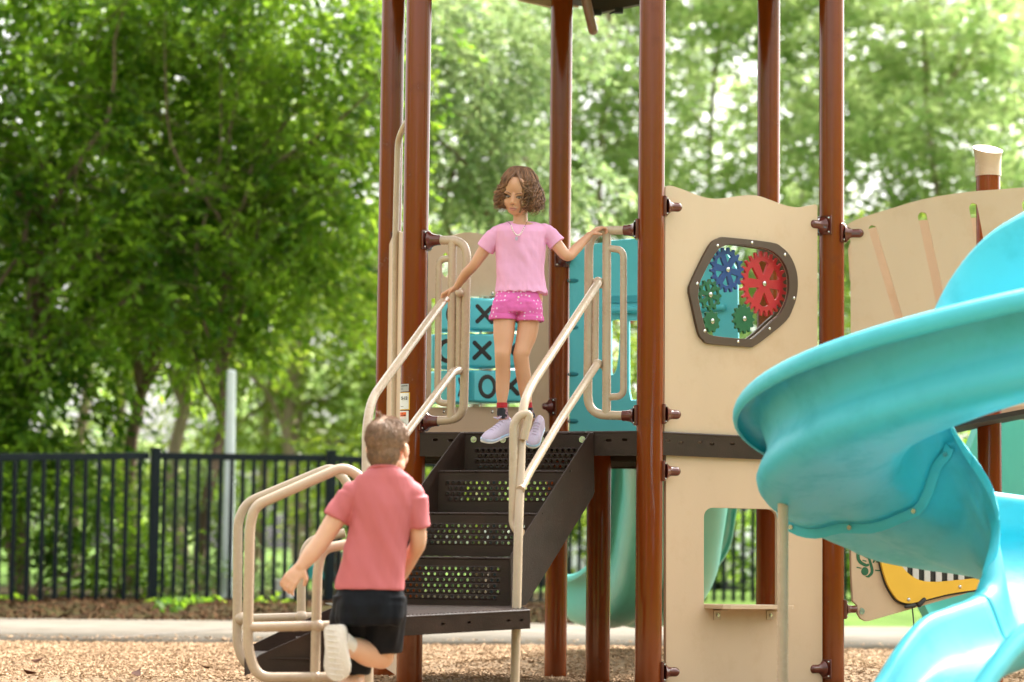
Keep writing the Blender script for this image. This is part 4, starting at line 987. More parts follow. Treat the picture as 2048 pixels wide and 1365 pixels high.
hn = rail('near handrail loop beside the lower steps', [
    ([(748, 1010, 9.36), (728, 958, 9.36), (688, 934, 9.35), (650, 950, 9.34), (510, 1012, 9.3), (500, 1050, 9.3), (495, 1300, 9.3), (515, 1356, 9.3), (700, 1355, 9.34)], .0200, [.08, .08, .12, .3, .12, .4, .16]),
    ([(700, 1088, 9.35), (645, 1098, 9.33), (635, 1140, 9.33), (630, 1354, 9.33)], .0190, .12),
    ([(500, 1255, 9.3), (700, 1251, 9.35)], .0190, .01),
    ([(733, 1225, 9.5), (733, 1480, 9.5)], .027, .01)])
for u, v in ((634, 1252), (497, 1255), (630, 1355)):
    g = MB(); g.ball(at(u, v, 9.325), (.026, .024, .025)); g.build('weld', M['tan'], hn)
hf = rail('far handrail loop beside the lower steps', [
    ([(716, 1020, 10.3), (692, 960, 10.3), (664, 936, 10.3), (640, 944, 10.3), (494, 1005, 10.3), (476, 1040, 10.3), (474, 1290, 10.3), (492, 1334, 10.3), (640, 1330, 10.3)], .0200, [.08, .08, .12, .3, .12, .4, .16]),
    ([(690, 1066, 10.3), (615, 1082, 10.3), (603, 1130, 10.3), (602, 1330, 10.3)], .0190, .12),
    ([(477, 1238, 10.3), (660, 1233, 10.3)], .0190, .01)])
for u, v in ((603, 1234), (482, 1238)):
    g = MB(); g.ball(at(u, v, 10.29), (.028, .026, .027)); g.build('weld', M['tan'], hf)

# ---- stickers on the front left post
def sticker(u0, v0, u1, v1, m, lab, extra):
    Yq = YB-PR*.9; a = at(u0, v0, Yq); b = at(u1, v1, Yq); cx, cy = pB.x, pB.y
    def P(f, z, r=PR+.0012):
        ang0 = math.asin(max(-.99, min(.99, (a.x-cx)/PR))); ang1 = math.asin(max(-.99, min(.99, (b.x-cx)/PR)))
        an = ang0+(ang1-ang0)*f; return (cx+r*math.sin(an), cy-r*math.cos(an), z)
    g = MB(); n_ = 8; vs = [P(k/n_, a.z) for k in range(n_+1)]+[P(k/n_, b.z) for k in range(n_+1)]
    g.add(vs, [(k, k+1, n_+2+k, n_+1+k) for k in range(n_)])
    s = g.build('sticker', m, PO[1], label=lab)
    for (f0, z0, f1, z1, mm, nm) in extra:
        g = MB(); zz = lambda t: a.z+(b.z-a.z)*t; q = 6
        vs = [P(f0+(f1-f0)*k/q, zz(z0), PR+.002) for k in range(q+1)]+[P(f0+(f1-f0)*k/q, zz(z1), PR+.002) for k in range(q+1)]
        g.add(vs, [(k, k+1, q+2+k, q+1+k) for k in range(q)]); g.build(nm, mm, s)
    return s, P, a.z, b.z
ln = lambda y, x0=.2, x1=.85, h=.025: (x0, y, x1, y+h, M['grey'], 'print_line')
sticker(797, 768, 817.5, 783.5, M['grey'], 'small grey sticker', [(.25, .2, .92, .30, M['ink'], 'print_line'), (.25, .5, .5, .56, M['ink'], 'print_line'), (.25, .7, .5, .74, M['ink'], 'print_line')])
s, P, z0, z1 = sticker(797, 785, 819.5, 820, M['lyellow'], 'yellow bordered age sticker reading 5-12', [(0, .03, .93, .96, M['white'], 'label_field'), (.2, .80, .55, .83, M['ink'], 'print_line')])
def text(body, c, X, Z, size, m, par, name='lettering', nrm=None):
    cu = D.curves.new('t', 'FONT'); cu.body = body; cu.size = size; cu.align_x = 'CENTER'; cu.align_y = 'CENTER'; cu.extrude = .0004; cu.offset = size*.02
    o = D.objects.new('t', cu); COL.objects.link(o); me = D.meshes.new_from_object(o.evaluated_get(bpy.context.evaluated_depsgraph_get())); D.objects.remove(o)
    N = X.cross(Z)*-1; mt = Matrix((X, Z, X.cross(Z))).transposed().to_4x4(); mt.translation = c; me.transform(mt)
    return link(me, name, m, par, smooth=False)
c = Vector(P(.62, z0+(z1-z0)*.34, PR+.0035)); an = math.atan2(c.x-pB.x, -(c.y-pB.y))
text('5-12', c, Vector((math.cos(an), math.sin(an), 0)), Vector((0, 0, 1)), .022, M['ink'], s)
sticker(797, 822, 817, 850, M['white'], 'white sticker with an orange warning block', [(.15, .09, .82, .40, M['orange'], 'warning_block'), (.42, .14, .5, .24, M['ink'], 'print_mark'), (.25, .28, .8, .36, M['ink'], 'print_line'), (.15, .50, .85, .52, M['orange'], 'print_line'), ln(.6), ln(.7), ln(.8), ln(.9)])

# ---- bridge to the right with slotted arched panels
FRp = Plane(pD, (2.95, 12.05)); BKp = Plane((pD.x+.03, 13.35), (3.4, 13.3))
tops = spline([(1693, 452), (1700, 446), (1720, 437), (1770, 421), (1850, 398), (1930, 385), (2000, 379), (2090, 372), (2180, 366)], 4)
def slot(ut, vt, ub, vb, w_):
    return [(ut-w_, vt+w_), (ut-w_*.6, vt+w_*.2), (ut, vt), (ut+w_*.7, vt+w_*.3), (ut+w_, vt+w_*1.1), (ub+w_, vb-w_*.5), (ub, vb), (ub-w_, vb-w_*.5)]
fr = pxpoly(FRp, [(p.x, p.y) for p in tops]+[(2180, 810), (2100, 811), (1990, 816), (1930, 824), (1820, 850), (1702, 872), (1701, 480), (1696, 465)], .02)
slots = [pxpoly(FRp, slot(*q), .02) for q in ((1745, 450, 1813, 690, 8.5), (1845, 424, 1901, 700, 9.5), (1947, 406, 1996, 690, 9), (2053, 398, 2096, 700, 9))]
g = MB(); g.prism(fr, FRp.n, TH, slots); g.build('bridge_panel', M['panel'], PS, smooth=False, bevel=.002, label='front tan bridge panel with slanted slots')
tb = spline([(1697, 500), (1706, 478), (1745, 456), (1842, 441), (1930, 437), (2000, 432), (2180, 425)], 4)
g = MB(); g.prism(pxpoly(BKp, [(p.x, p.y) for p in tb]+[(2180, 835), (1730, 850), (1722, 600), (1700, 560)]), BKp.n, TH); g.build('bridge_panel', M['panel'], PS, smooth=False, bevel=.002, label='rear tan bridge panel seen through the slots')
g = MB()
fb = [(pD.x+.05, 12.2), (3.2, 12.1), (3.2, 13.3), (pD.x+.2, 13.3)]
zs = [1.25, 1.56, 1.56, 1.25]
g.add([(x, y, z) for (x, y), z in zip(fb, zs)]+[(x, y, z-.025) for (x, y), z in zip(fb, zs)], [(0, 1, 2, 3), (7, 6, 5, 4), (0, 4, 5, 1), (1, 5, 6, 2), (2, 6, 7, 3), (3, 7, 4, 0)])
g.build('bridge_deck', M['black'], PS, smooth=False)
bracket(pD, FRp.px(1700, 468).z, Vector((1, -.25, 0)), .090)
# ---- chime panel low on the right
MP = Plane((pD.x, YD+.0), (2.95, 12.75))
cp = [(1700, 1000), (1703, 1150), (1706, 1203), (1714, 1210), (1716, 1228), (1722, 1238), (1732, 1243), (1740, 1242), (1930, 1188), (2010, 1160), (2010, 1000)]
g = MB(); g.prism(pxpoly(MP, cp), MP.n, TH); mp_ = g.build('chime_panel', M['panel'], PS, smooth=False, bevel=.002, label='tan panel with green treble clef and yellow chimes')
def strip(pts, w0, m, name, th=.003, close=False):
    """flat painted stroke on the panel: pts in px, width list in px"""
    P = spline([Vector((a, b)) for a, b in pts], 5, close); n_ = len(P); Lf_, Rt = [], []
    for i, p in enumerate(P):
        t = (P[min(i+1, n_-1)]-P[max(i-1, 0)]).normalized(); nn = Vector((-t.y, t.x)); f = i/(n_-1)*(len(w0)-1); a = int(min(f, len(w0)-2)); w_ = w0[a]+(w0[a+1]-w0[a])*(f-a)
        Lf_.append(p+nn*w_/2); Rt.append(p-nn*w_/2)
    g = MB(); k = len(P); vs = [MP.px(q.x, q.y, .0015) for q in Lf_]+[MP.px(q.x, q.y, .0015) for q in Rt]
    g.add(vs, [(i, i+1, k+i+1, k+i) for i in range(k-1)]); return g.build(name, m, mp_, smooth=False)
cl = strip([(1741, 1072), (1731, 1082), (1720, 1097), (1716, 1112), (1720, 1124), (1732, 1131), (1738, 1129)], [5, 7, 7, 7, 7, 6, 4], M['clef'], 'treble_clef')
strip([(1738, 1117), (1731, 1112), (1729, 1104), (1735, 1099), (1744, 1100), (1750, 1107), (1751, 1116), (1746, 1126)], [3, 5, 5, 5, 5, 5, 5, 3], M['clef'], 'treble_clef')
strip([(1735, 1107), (1739, 1120), (1744, 1138), (1743, 1147), (1737, 1153), (1731, 1153)], [5, 5, 6, 6, 5, 1], M['clef'], 'treble_clef')
c = MP.px(1730, 1143, .002); g = MB(); g.prism([c+MP.e*.021*math.cos(a)+Vector((0, 0, .021*math.sin(a))) for a in np.linspace(0, 2*PI, 20)[:-1]], MP.n, .002); g.build('treble_clef', M['clef'], mp_, smooth=False)
for (a, b, c_, d) in ((1712, 1084, 1720, 1085), (1737, 1087, 1758, 1091), (1752, 1107, 1758, 1108), (1725, 1121, 1733, 1123), (1752, 1124, 1760, 1125), (1713, 1135, 1723, 1137), (1750, 1141, 1763, 1142), (1722, 1102, 1725, 1105), (1727, 1092, 1732, 1093)):
    strip([(a, b), ((a+c_)/2, (b+d)/2), (c_, d)], [2.4, 2.4], M['clef'], 'stave_line')
yo = spline([(1757, 1040), (1758, 1090), (1760, 1112), (1766, 1140), (1776, 1170), (1792, 1196), (1806, 1205), (1822, 1207), (1840, 1203), (1900, 1188), (1960, 1179), (2010, 1172)], 5)
yi = spline([(1792, 1040), (1793, 1090), (1797, 1118), (1808, 1138), (1826, 1154), (1845, 1162), (1868, 1164), (1900, 1162), (1960, 1156), (2010, 1150)], 5)
g = MB(); g.prism([MP.px(p.x, p.y, .030) for p in yo]+[MP.px(p.x, p.y, .030) for p in reversed(yi)], MP.n, .014); yf = g.build('chime_frame', M['yellow'], mp_, smooth=False, bevel=.002)
dk = [MP.px(p.x-3, p.y+4, .014) for p in yo]; g = MB(); g.prism(dk+[MP.px(2010, 1040, .014), MP.px(1757, 1040, .014)], MP.n, .012); g.build('chime_backing', M['ink'], mp_, smooth=False)
for k, u in enumerate((1808, 1831, 1854, 1877, 1900, 1922)):
    g = MB(); a, b = MP.px(u, 1060, .020), MP.px(u, 1166, .020); g.box((a+b)/2, (.036, .008, (a-b).length), (MP.e, MP.n, Vector((0, 0, 1)))); g.build('chime_bar', M['bar'], mp_, bevel=.002)
for u, v in ((1817.5, 1199.5), (1920, 1174)):
    g = MB(); g.ball(MP.px(u, v, .031), (.0095, .0095, .005), (MP.e, Vector((0, 0, 1)), MP.n), 14, 8); g.build('bolt', M['steel'], yf)
g = MB(); g.tube([MP.px(1723, 1223, .001), MP.px(1723, 1223, .004)], .017, 24); g.tube([MP.px(1723, 1223, .004), MP.px(1723, 1223, .010)], .009, 14); g.build('bolt', M['steel'], mp_)
g = MB(); g.capsule(MP.px(1812, 1214, .03), MP.px(1828, 1211, .03), .010, .012, 10); g.tube([MP.px(1824, 1212, .03), MP.px(1826, 1230, .03), MP.px(1829, 1262, .03), MP.px(1832, 1330, .03)], .0035, 8); g.capsule(MP.px(1838, 1210, .03), MP.px(1848, 1200, .03), .014, .012, 10)
g.build('beater_cord', M['ink'], mp_)
bracket(pD, MP.px(1700, 1219).z, MP.e, .075, r=.019)
# ---- roof corner and support pipe at the top
rz = at(1165, 9, 14.2).z; cx, cy = .455, 12.65; R0 = 1.56; ring = []
a0 = math.atan2(at(1165, 27, 14.2).y-cy, at(1165, 27, 14.2).x-cx)
for k in range(6): ring.append(Vector((cx+R0*math.cos(a0+k*PI/3), cy+R0*math.sin(a0+k*PI/3), rz)))
apex = Vector((cx, cy, rz+.9)); g = MB()
for k in range(6):
    a, b = ring[k], ring[(k+1) % 6]; g.add([a, b, apex+(b-apex)*.06, apex+(a-apex)*.06], [(0, 1, 2, 3)])
rf = g.build('roof', M['roofm'], PS, smooth=False, solid=.03, label='dark pitched roof corner at the top of the photo')
for k in range(6):
    a, b = ring[k], ring[(k+1) % 6]; o_ = ((a+b)/2-Vector((cx, cy, rz))).normalized()
    g = MB(); e = (b-a).normalized(); g.box((a+b)/2+o_*.01+Vector((0, 0, .035)), ((b-a).length*.97, .02, .11), (e, o_, Vector((0, 0, 1)))); g.build('roof_edge', M['tan'] if k == 0 else M['roofm'], rf, smooth=False, bevel=.003)
g = MB(); g.tube([at(1186, 60, 13.9), at(1176, 18, 13.85), at(1160, -50, 13.8)], .029, 24); g.ball(at(1186.3, 61, 13.9), .0288); g.build('roof_pipe', M['pipe'], rf)
g = MB(); p_, q_ = at(1036, -6, 13.9), at(1104, 9, 13.9); e_ = (q_-p_).normalized(); g.box((p_+q_)/2, ((q_-p_).length, .03, .045), (e_, Vector((0, 1, 0)), e_.cross(Vector((0, 1, 0)))*-1)); g.build('roof_edge', M['tan'], rf, smooth=False, bevel=.004)
g = MB(); g.prism([at(1176, -6, 14.0), at(1180, 22, 14.0), at(1196, 27, 14.0), at(1240, 17, 14.0), at(1345, -4, 14.0)], Vector((0, -1, 0)), .05); g.build('roof_dark_wedge', M['roofm'], rf, smooth=False, bevel=.004)  # dark wedge added in place of the roof's dark underside
for (u, v, du) in ((1238, 22, 10), (1195, 26, 8)):
    g = MB(); g.box(at(u, v, 13.9), (.05, .04, .03)); g.tube([at(u-20, v+6, 13.9), at(u-4, v+1, 13.9)], .006, 8); g.build('roof_clip', M['ink'], rf, bevel=.004)
seat(PS, (.46, 12.65, 0))
# ---- rear double slide
RS = thing('wave_slide', 'wide pale blue green slide behind the deck, seen under it and through the window', 'slide')
CTR = [((.93, 13.75, 1.16), .40), ((.96, 14.15, 1.08), .40), ((1.00, 14.6, .86), .41), ((1.0, 15.05, .62), .42), ((1.0, 15.5, .44), .42), ((.96, 15.9, .31), .42), ((.88, 16.3, .22), .43), ((.78, 16.6, .18), .44), ((.68, 16.8, .20), .44)]
P3 = spline([Vector(p[0]) for p in CTR], 5); rings = []
for i, p in enumerate(P3):
    t = P3[min(i+1, len(P3)-1)]-P3[max(i-1, 0)]; t.z = 0; t.normalize(); nn = Vector((t.y, -t.x, 0)); f = i/(len(P3)-1); hh = .34; hw = .335+.07*f
    rings.append([p+nn*x*hw+Vector((0, 0, z*hh)) for x, z in ((-1.10, .88), (-1.10, .98), (-1.02, 1.03), (-.94, .98), (-.90, .85), (-.86, .35), (-.70, .06), (-.45, 0), (-.14, .02), (-.07, .2), (0, .26), (.07, .2), (.14, .02), (.45, 0), (.70, .06), (.86, .35), (.90, .85), (.94, .98), (1.02, 1.03), (1.10, .98), (1.10, .88))])
g = MB(); g.loft([spline(r, 3) for r in rings], cap=False, closed=False); g.build('slide_bed', M['tealpale'], RS, solid=.012)
for x in (.92, 1.2): MB().tube([(x, 15.9, -.02), (x, 15.9, .33)], .03, 16).build('slide_leg', M['tan'], RS)
seat(RS, (.96, 16.4, 0))
# ---- blue green slide below the bridge at the far right
BS = thing('tube_slide', 'dark blue green curved slide wall under the bridge at the far right', 'slide')
g = MB(); rings = []
for k in range(13):
    t = k/12; z = 1.66-1.46*t; x0 = 2.82-.62*t+5*max(0, t-.74)**2; rings.append([Vector((x0+ax, 14.3-.25*t+ay, z+az)) for ax, ay, az in ((0, 0, 0), (.03, -.03, .01), (.06, .0, 0), (.10, .10, -.02), (.30, .30, -.03), (.7, .42, -.03), (1.1, .3, 0), (1.3, .0, 0), (1.34, -.03, 0))])
g.loft(rings, cap=False, closed=False); g.build('slide_wall', M['tealpale'], BS, solid=.02)
MB().tube([(2.9, 14.5, -.02), (2.9, 14.5, .3)], .04, 16).build('slide_leg', M['tan'], BS)
seat(BS, (2.9, 14.5, 0))
# ============================================================ SPIRAL SLIDE (foreground right)
SS = thing('spiral_slide', 'bright blue plastic spiral slide in the right foreground with tan support post', 'slide')
AX, AY = 1.835, 9.0
def lerp_tab(tab, x):
    for (a, va), (b, vb) in zip(tab, tab[1:]):
        if x <= b: t = max(0, min(1, (x-a)/(b-a))); t = t*t*(3-2*t); return va+(vb-va)*t
    return tab[-1][1]
def rimz(s):    # s = clockwise turn in degrees from +x (right side)
    return 1.95 - .34*s/90
R_OUT = [(0, 1.02), (180, 1.0), (300, .96), (360, .86), (420, .72)]
R_IN = [(0, .40), (90, .38), (180, .27), (250, .13), (420, .10)]
H_IN = [(0, .34), (100, .31), (160, .21), (215, -.02), (270, -.18), (330, -.12), (420, -.10)]
def profile(s):
    ro, ri, hi = lerp_tab(R_OUT, s), lerp_tab(R_IN, s), lerp_tab(H_IN, s)
    w_ = ro-ri; f = lambda t: ri+w_*t; dp = lerp_tab([(0, -.355), (150, -.355), (230, -.325), (500, -.325)], s)
    k = lerp_tab([(0, 1), (190, 1), (225, 2.6), (500, 2.6)], s)
    return [(max(.015, ri-.035*k), hi-.045*k), (max(.017, ri-.034*k), hi-.022*k), (ri-.008*k, hi+.004), (ri+.022, hi-.006), (ri+.036, hi-.04),
            (f(.10), hi*.55-.10), (f(.17), -.245 if hi > -.15 else -.27), (f(.28), dp+.035), (f(.42), dp), (f(.58), dp), (ro-.22, -.350), (ro-.130, -.330),
            (ro-.088, -.272), (ro-.130, -.17), (ro-.105, -.07), (ro-.085, -.022), (ro-.062, -.003), (ro-.035, .002), (ro-.012, -.010), (ro, -.034), (ro-.002, -.056), (ro-.012, -.066)]
def ringat(s):
    a = -R(s); z0 = rimz(s); d = Vector((math.cos(a), math.sin(a), 0)); c = Vector((AX, AY, 0))
    return [c+d*r+Vector((0, 0, z0+h)) for r, h in profile(s)]
def section(rings, lab):
    R2 = [spline(r, 3) for r in rings]
    g = MB(); g.loft(R2, cap=False, closed=False); return g.build('slide_section', M['teal'], SS, solid=.011, label=lab, angle=60)
def helix(s0, s1, n): return [ringat(s0+(s1-s0)*k/n) for k in range(n+1)]
# below the last helix ring the trough tightens and runs out towards the camera: stations give inner rim, outer rim, depth
def station(I, O, dp):
    I, O = Vector(I), Vector(O); X = (O-I); X.z = 0; w_ = X.length; X.normalize(); dz = O.z-I.z; P = lambda r, h: I+X*r+Vector((0, 0, h+dz*min(1, max(0, r/w_))))
    return [P(-.085, -.13), P(-.094, -.075), P(-.050, -.012), P(.010, -.004), P(.040, -.06), P(.075, -dp*.62), P(.12, -dp*.86), P(w_*.30, -dp*.98), P(w_*.42, -dp), P(w_*.58, -dp), P(w_*.70, -dp*.94), P(w_*.80, -dp*.78),
            P(w_-.11, -dp*.55), P(w_-.092, -dp*.36), P(w_-.082, -.06), P(w_-.075, -.022), P(w_-.060, -.003), P(w_-.035, .002), P(w_-.012, -.010), P(w_, -.034), P(w_-.002, -.056), P(w_-.012, -.066)]
ST_ = [ringat(213), ringat(232), ringat(250),
       station(at(1992, 1080, 9.07), at(2150, 1010, 9.95), .31), station(at(1990, 1165, 8.97), at(2330, 1085, 9.2), .27), station(at(1962, 1195, 8.86), at(2300, 1150, 8.5), .24),
       station(at(1905, 1217, 8.72), at(2185, 1195, 8.1), .21), station(at(1850, 1240, 8.58), at(2062, 1252, 7.88), .19), station(at(1800, 1300, 8.42), at(2000, 1318, 7.72), .17),
       station(at(1755, 1372, 8.28), at(1955, 1385, 7.6), .15), station(at(1700, 1430, 8.1), at(1905, 1450, 7.45), .13), station(at(1650, 1450, 7.95), at(1860, 1475, 7.3), .12)]
low_ = []
nS_ = len(ST_)
tracks = [spline([st[i] for st in ST_], 5) for i in range(22)]
low_ = [[tr[k] for tr in tracks] for k in range(len(tracks[0]))]
section(helix(-40, 62, 22), 'top section of the spiral slide'); section(helix(62, 213, 34), 'big overhanging middle section of the spiral slide')
section(low_[:26], 'lower turning section of the spiral slide'); section(low_[25:], 'exit section of the spiral slide')
# bolted joint flanges
for s in (62, 213):
    r0 = ringat(s); a = -R(s); t = Vector((math.sin(a), -math.cos(a), 0)); c = Vector((AX, AY, 0)); d = Vector((math.cos(a), math.sin(a), 0))
    P = spline(r0, 3); outw = []
    for i, p in enumerate(P):
        q = P[min(i+1, len(P)-1)]-P[max(i-1, 0)]; q.normalize(); nn = q.cross(t); 
        if nn.z > 0 and 18 < i < 46: nn = -nn
        outw.append(nn)
    g = MB(); rings = []
    i0, i1 = 9, len(P)-10
    for i in range(i0, i1):
        p = P[i]; q = (P[i+1]-P[i-1]).normalized(); nn = q.cross(t).normalized()
        if nn.dot(Vector((AX, AY, rimz(s)-.1))+d*.62-p) > 0: nn = -nn
        h = .040
        rings.append([p-t*.010+nn*.002, p-t*.010+nn*h*.8, p-t*.004+nn*h, p+t*.004+nn*h, p+t*.010+nn*h*.8, p+t*.010+nn*.002])
    g.loft(rings); fl = g.build('joint_flange', M['teal'], SS)
    for i in range(i0+3, i1-1, 7):
        p = P[i]; q = (P[i+1]-P[i-1]).normalized(); nn = q.cross(t).normalized()
        if nn.dot(Vector((AX, AY, rimz(s)-.1))+d*.62-p) > 0: nn = -nn
        c_ = p+nn*.018; g = MB(); g.tube([c_-t*.013, c_-t*.019], .010, 6); g.tube([c_+t*.013, c_+t*.019], .010, 6); g.build('bolt', M['steel'], fl)
# tan support post with small saddle
pp = at(1566, 985, 9.15); MB().tube([(pp.x, pp.y, -.03), (pp.x, pp.y, at(1566, 975, 9.15).z)], .0205, 20).build('support_post', M['tan'], SS, label='slim tan support post')
seat(SS, (AX, AY, 0))
# ============================================================ PEOPLE
def V3(*a): return Vector(a)
def frame(f, u):
    f = Vector(f).normalized(); u = Vector(u); u = (u-f*u.dot(f)).normalized(); r = f.cross(u).normalized(); return r, f, u   # r: to the figure's own right
def bake(mb, name, m, par, vox=.004, smooth=6, fac=.5, disp=None, label=None):
    me = D.meshes.new(name); me.from_pydata(mb.v, [], mb.f); me.update()
    t = D.objects.new('tmp', me); COL.objects.link(t)
    q = t.modifiers.new('r', 'REMESH'); q.mode = 'VOXEL'; q.voxel_size = vox; q.use_smooth_shade = True
    if smooth:
        s_ = t.modifiers.new('s', 'SMOOTH'); s_.factor = fac; s_.iterations = smooth
    dg = bpy.context.evaluated_depsgraph_get(); m2 = D.meshes.new_from_object(t.evaluated_get(dg)); D.objects.remove(t)
    m2.name = name; n = len(m2.vertices)
    if disp:
        co = np.empty(n*3, np.float32); no = np.empty(n*3, np.float32); m2.vertices.foreach_get('co', co); m2.vertices.foreach_get('normal', no)
        co = co.reshape(-1, 3); no = no.reshape(-1, 3)
        for i in range(n): co[i] += disp(co[i], no[i])
        m2.vertices.foreach_set('co', co.ravel())
    m2.materials.clear(); m2.materials.append(m); m2.polygons.foreach_set('use_smooth', [True]*len(m2.polygons)); m2.update()
    o = D.objects.new(name, m2); COL.objects.link(o)
    if par is not None: o.parent = par
    if label: o['label'] = label
    return o
def ellring(c, hw, hd, X=V3(1, 0, 0), Y=V3(0, 1, 0), n=28, tilt=0, pw=1.0):
    o = []
    for k in range(n):
        a = 2*PI*k/n; x, y = math.cos(a), math.sin(a)
        x = math.copysign(abs(x)**pw, x); y = math.copysign(abs(y)**pw, y)
        o.append(c+X*(x*hw)+Y*(y*hd)+V3(0, 0, tilt*y*hd))
    return o
def limbchain(g, pts, rs, seg=18):
    """smooth tapered limb with round ends"""
    P = spline(pts, 6); n = len(P); R_ = []
    m_ = len(rs)-1
    for i in range(n):
        f = i/(n-1)*m_; a = min(int(f), m_-1); t = f-a; t = t*t*(3-2*t); R_.append(rs[a]+(rs[a+1]-rs[a])*t)
    g.tube(P, R_, seg); g.ball(P[0], R_[0]*.995); g.ball(P[-1], R_[-1]*.995)
def head(g, C, fr, s=1.0, ears=True):
    r, f, u = fr; L = lambda x, y, z: C + (r*x + f*y + u*z)*s
    ax = (r, f, u); B = lambda x, y, z, rr: g.ball(L(x, y, z), tuple(q*s for q in rr) if isinstance(rr, tuple) else rr*s, ax, 24, 16)
    B(0, -.012, .030, (.071, .088, .078)); B(0, .018, -.030, (.058, .066, .071)); B(0, .040, .040, (.056, .042, .050))
    B(0, .052, -.083, (.021, .019, .017)); B(0, .032, -.076, (.041, .042, .024))
    for sx in (-1, 1):
        B(sx*.031, .049, -.036, (.027, .026, .029)); B(sx*.028, .069, .012, (.022, .010, .008)); B(sx*.009, .086, -.034, (.007, .007, .006))
        B(sx*.046, .012, -.062, (.014, .030, .024))
        if ears:
            B(sx*.074, -.004, -.012, (.010, .018, .028)); B(sx*.078, -.012, -.004, (.006, .018, .022))
    g.capsule(L(0, .076, .010), L(0, .093, -.026), .0075*s, .0098*s, 12); B(0, .072, -.058, (.021, .013, .010)); B(0, .080, -.045, (.006, .007, .010))
    return L
def face(L, fr, s, par, skin, hairm):
    r, f, u = fr; ax = (r, f, u)
    for sx in (-1, 1):
        g = MB(); g.ball(L(sx*.0275, .0755, -.005), (.0120*s, .006*s, .0044*s), ax, 18, 10); e = g.build('eye', M['eyew'], par)
        g = MB(); g.ball(L(sx*.0270-.002, .0800, -.0068), (.0046*s, .0030*s, .0040*s), ax, 16, 10); g.build('iris', M['iris'], e)
        g = MB(); g.tube(spline([L(sx*.014, .0795, -.0045), L(sx*.022, .0825, .0008), L(sx*.031, .0815, .0010), L(sx*.041, .0745, -.004)], 5), .0017*s, 8); g.build('eyelid', M['iris'], e)
        g = MB(); g.tube(spline([L(sx*.012, .0825, .010), L(sx*.022, .0830, .0155), L(sx*.034, .079, .017), L(sx*.044, .071, .012)], 5), [.0019*s]*16, 8); g.build('eyebrow', M['brow'], par)
        g = MB(); g.ball(L(sx*.0055, .0935, -.0375), (.0028*s, .002*s, .0016*s), ax, 10, 6); g.build('nostril', M['iris'], par)
    g = MB(); P = spline([L(-.0170, .0785, -.0600), L(-.009, .0850, -.0565), L(-.003, .0868, -.0560), L(.003, .0868, -.0560), L(.010, .0850, -.0565), L(.0170, .0785, -.0600)], 4)
    g.tube(P, [.0010+.0030*math.sin(PI*i/(len(P)-1)) for i in range(len(P))], 8)
    P = spline([L(-.0162, .0785, -.0608), L(-.009, .0850, -.0650), L(.009, .0850, -.0650), L(.0162, .0785, -.0608)], 5)
    g.tube(P, [.0010+.0042*math.sin(PI*i/(len(P)-1)) for i in range(len(P))], 8); lp = g.build('lips', M['lip'], par)
    g = MB(); g.tube(spline([L(-.0185, .0790, -.0603), L(0, .0892, -.0602), L(.0185, .0790, -.0603)], 6), .0008*s, 6); g.build('mouth_line', M['iris'], lp)
def hand(g, W, Kn, palm_n, spread, s=1.0, curl=(.5, .9, .9), thumb=1, fl=None):
    """W wrist, Kn middle of the knuckles, palm_n direction the palm faces, spread unit vector little->index side"""
    W, Kn, N, X = Vector(W), Vector(Kn), Vector(palm_n).normalized(), Vector(spread).normalized()
    dr = (Kn-W).normalized(); N = (N-dr*N.dot(dr)).normalized(); X = (X-dr*X.dot(dr)-N*X.dot(N)).normalized()
    for k in range(4):
        x = (-1.5+k)*.0125*s; g.capsule(W+X*x*.5+dr*.004, Kn+X*x, .0105*s, .0082*s, 12)
    g.ball((W+Kn)/2, ((Kn-W).length*.5, .024*s, .012*s), (dr, X, N), 16, 10)
    for k, L_ in enumerate((.80, .95, 1.0, .93)):
        p = Kn+X*((-1.5+k)*.0132*s); d = dr.copy(); ang = 0
        pts = [p]
        for j, (seg, c) in enumerate(zip((.024, .017, .014), curl)):
            ang += c*(1+.08*(k-1.5)); d = dr*math.cos(ang)+N*math.sin(ang)+X*(k-1.5)*.05; pts.append(pts[-1]+d*seg*L_*s)
        rr = (.0072, .0066, .0060, .0050)
        for j in range(3): g.capsule(pts[j], pts[j+1], rr[j]*s, rr[j+1]*s, 10)
    p = W+dr*.012+X*.018*s*thumb; q = p+(X*thumb*.75+dr*.6+N*.45).normalized()*.022*s; t = q+(dr*.75+N*.65+X*thumb*.1).normalized()*.020*s
    g.capsule(p, q, .0090*s, .0078*s, 10); g.capsule(q, t, .0078*s, .0060*s, 10)
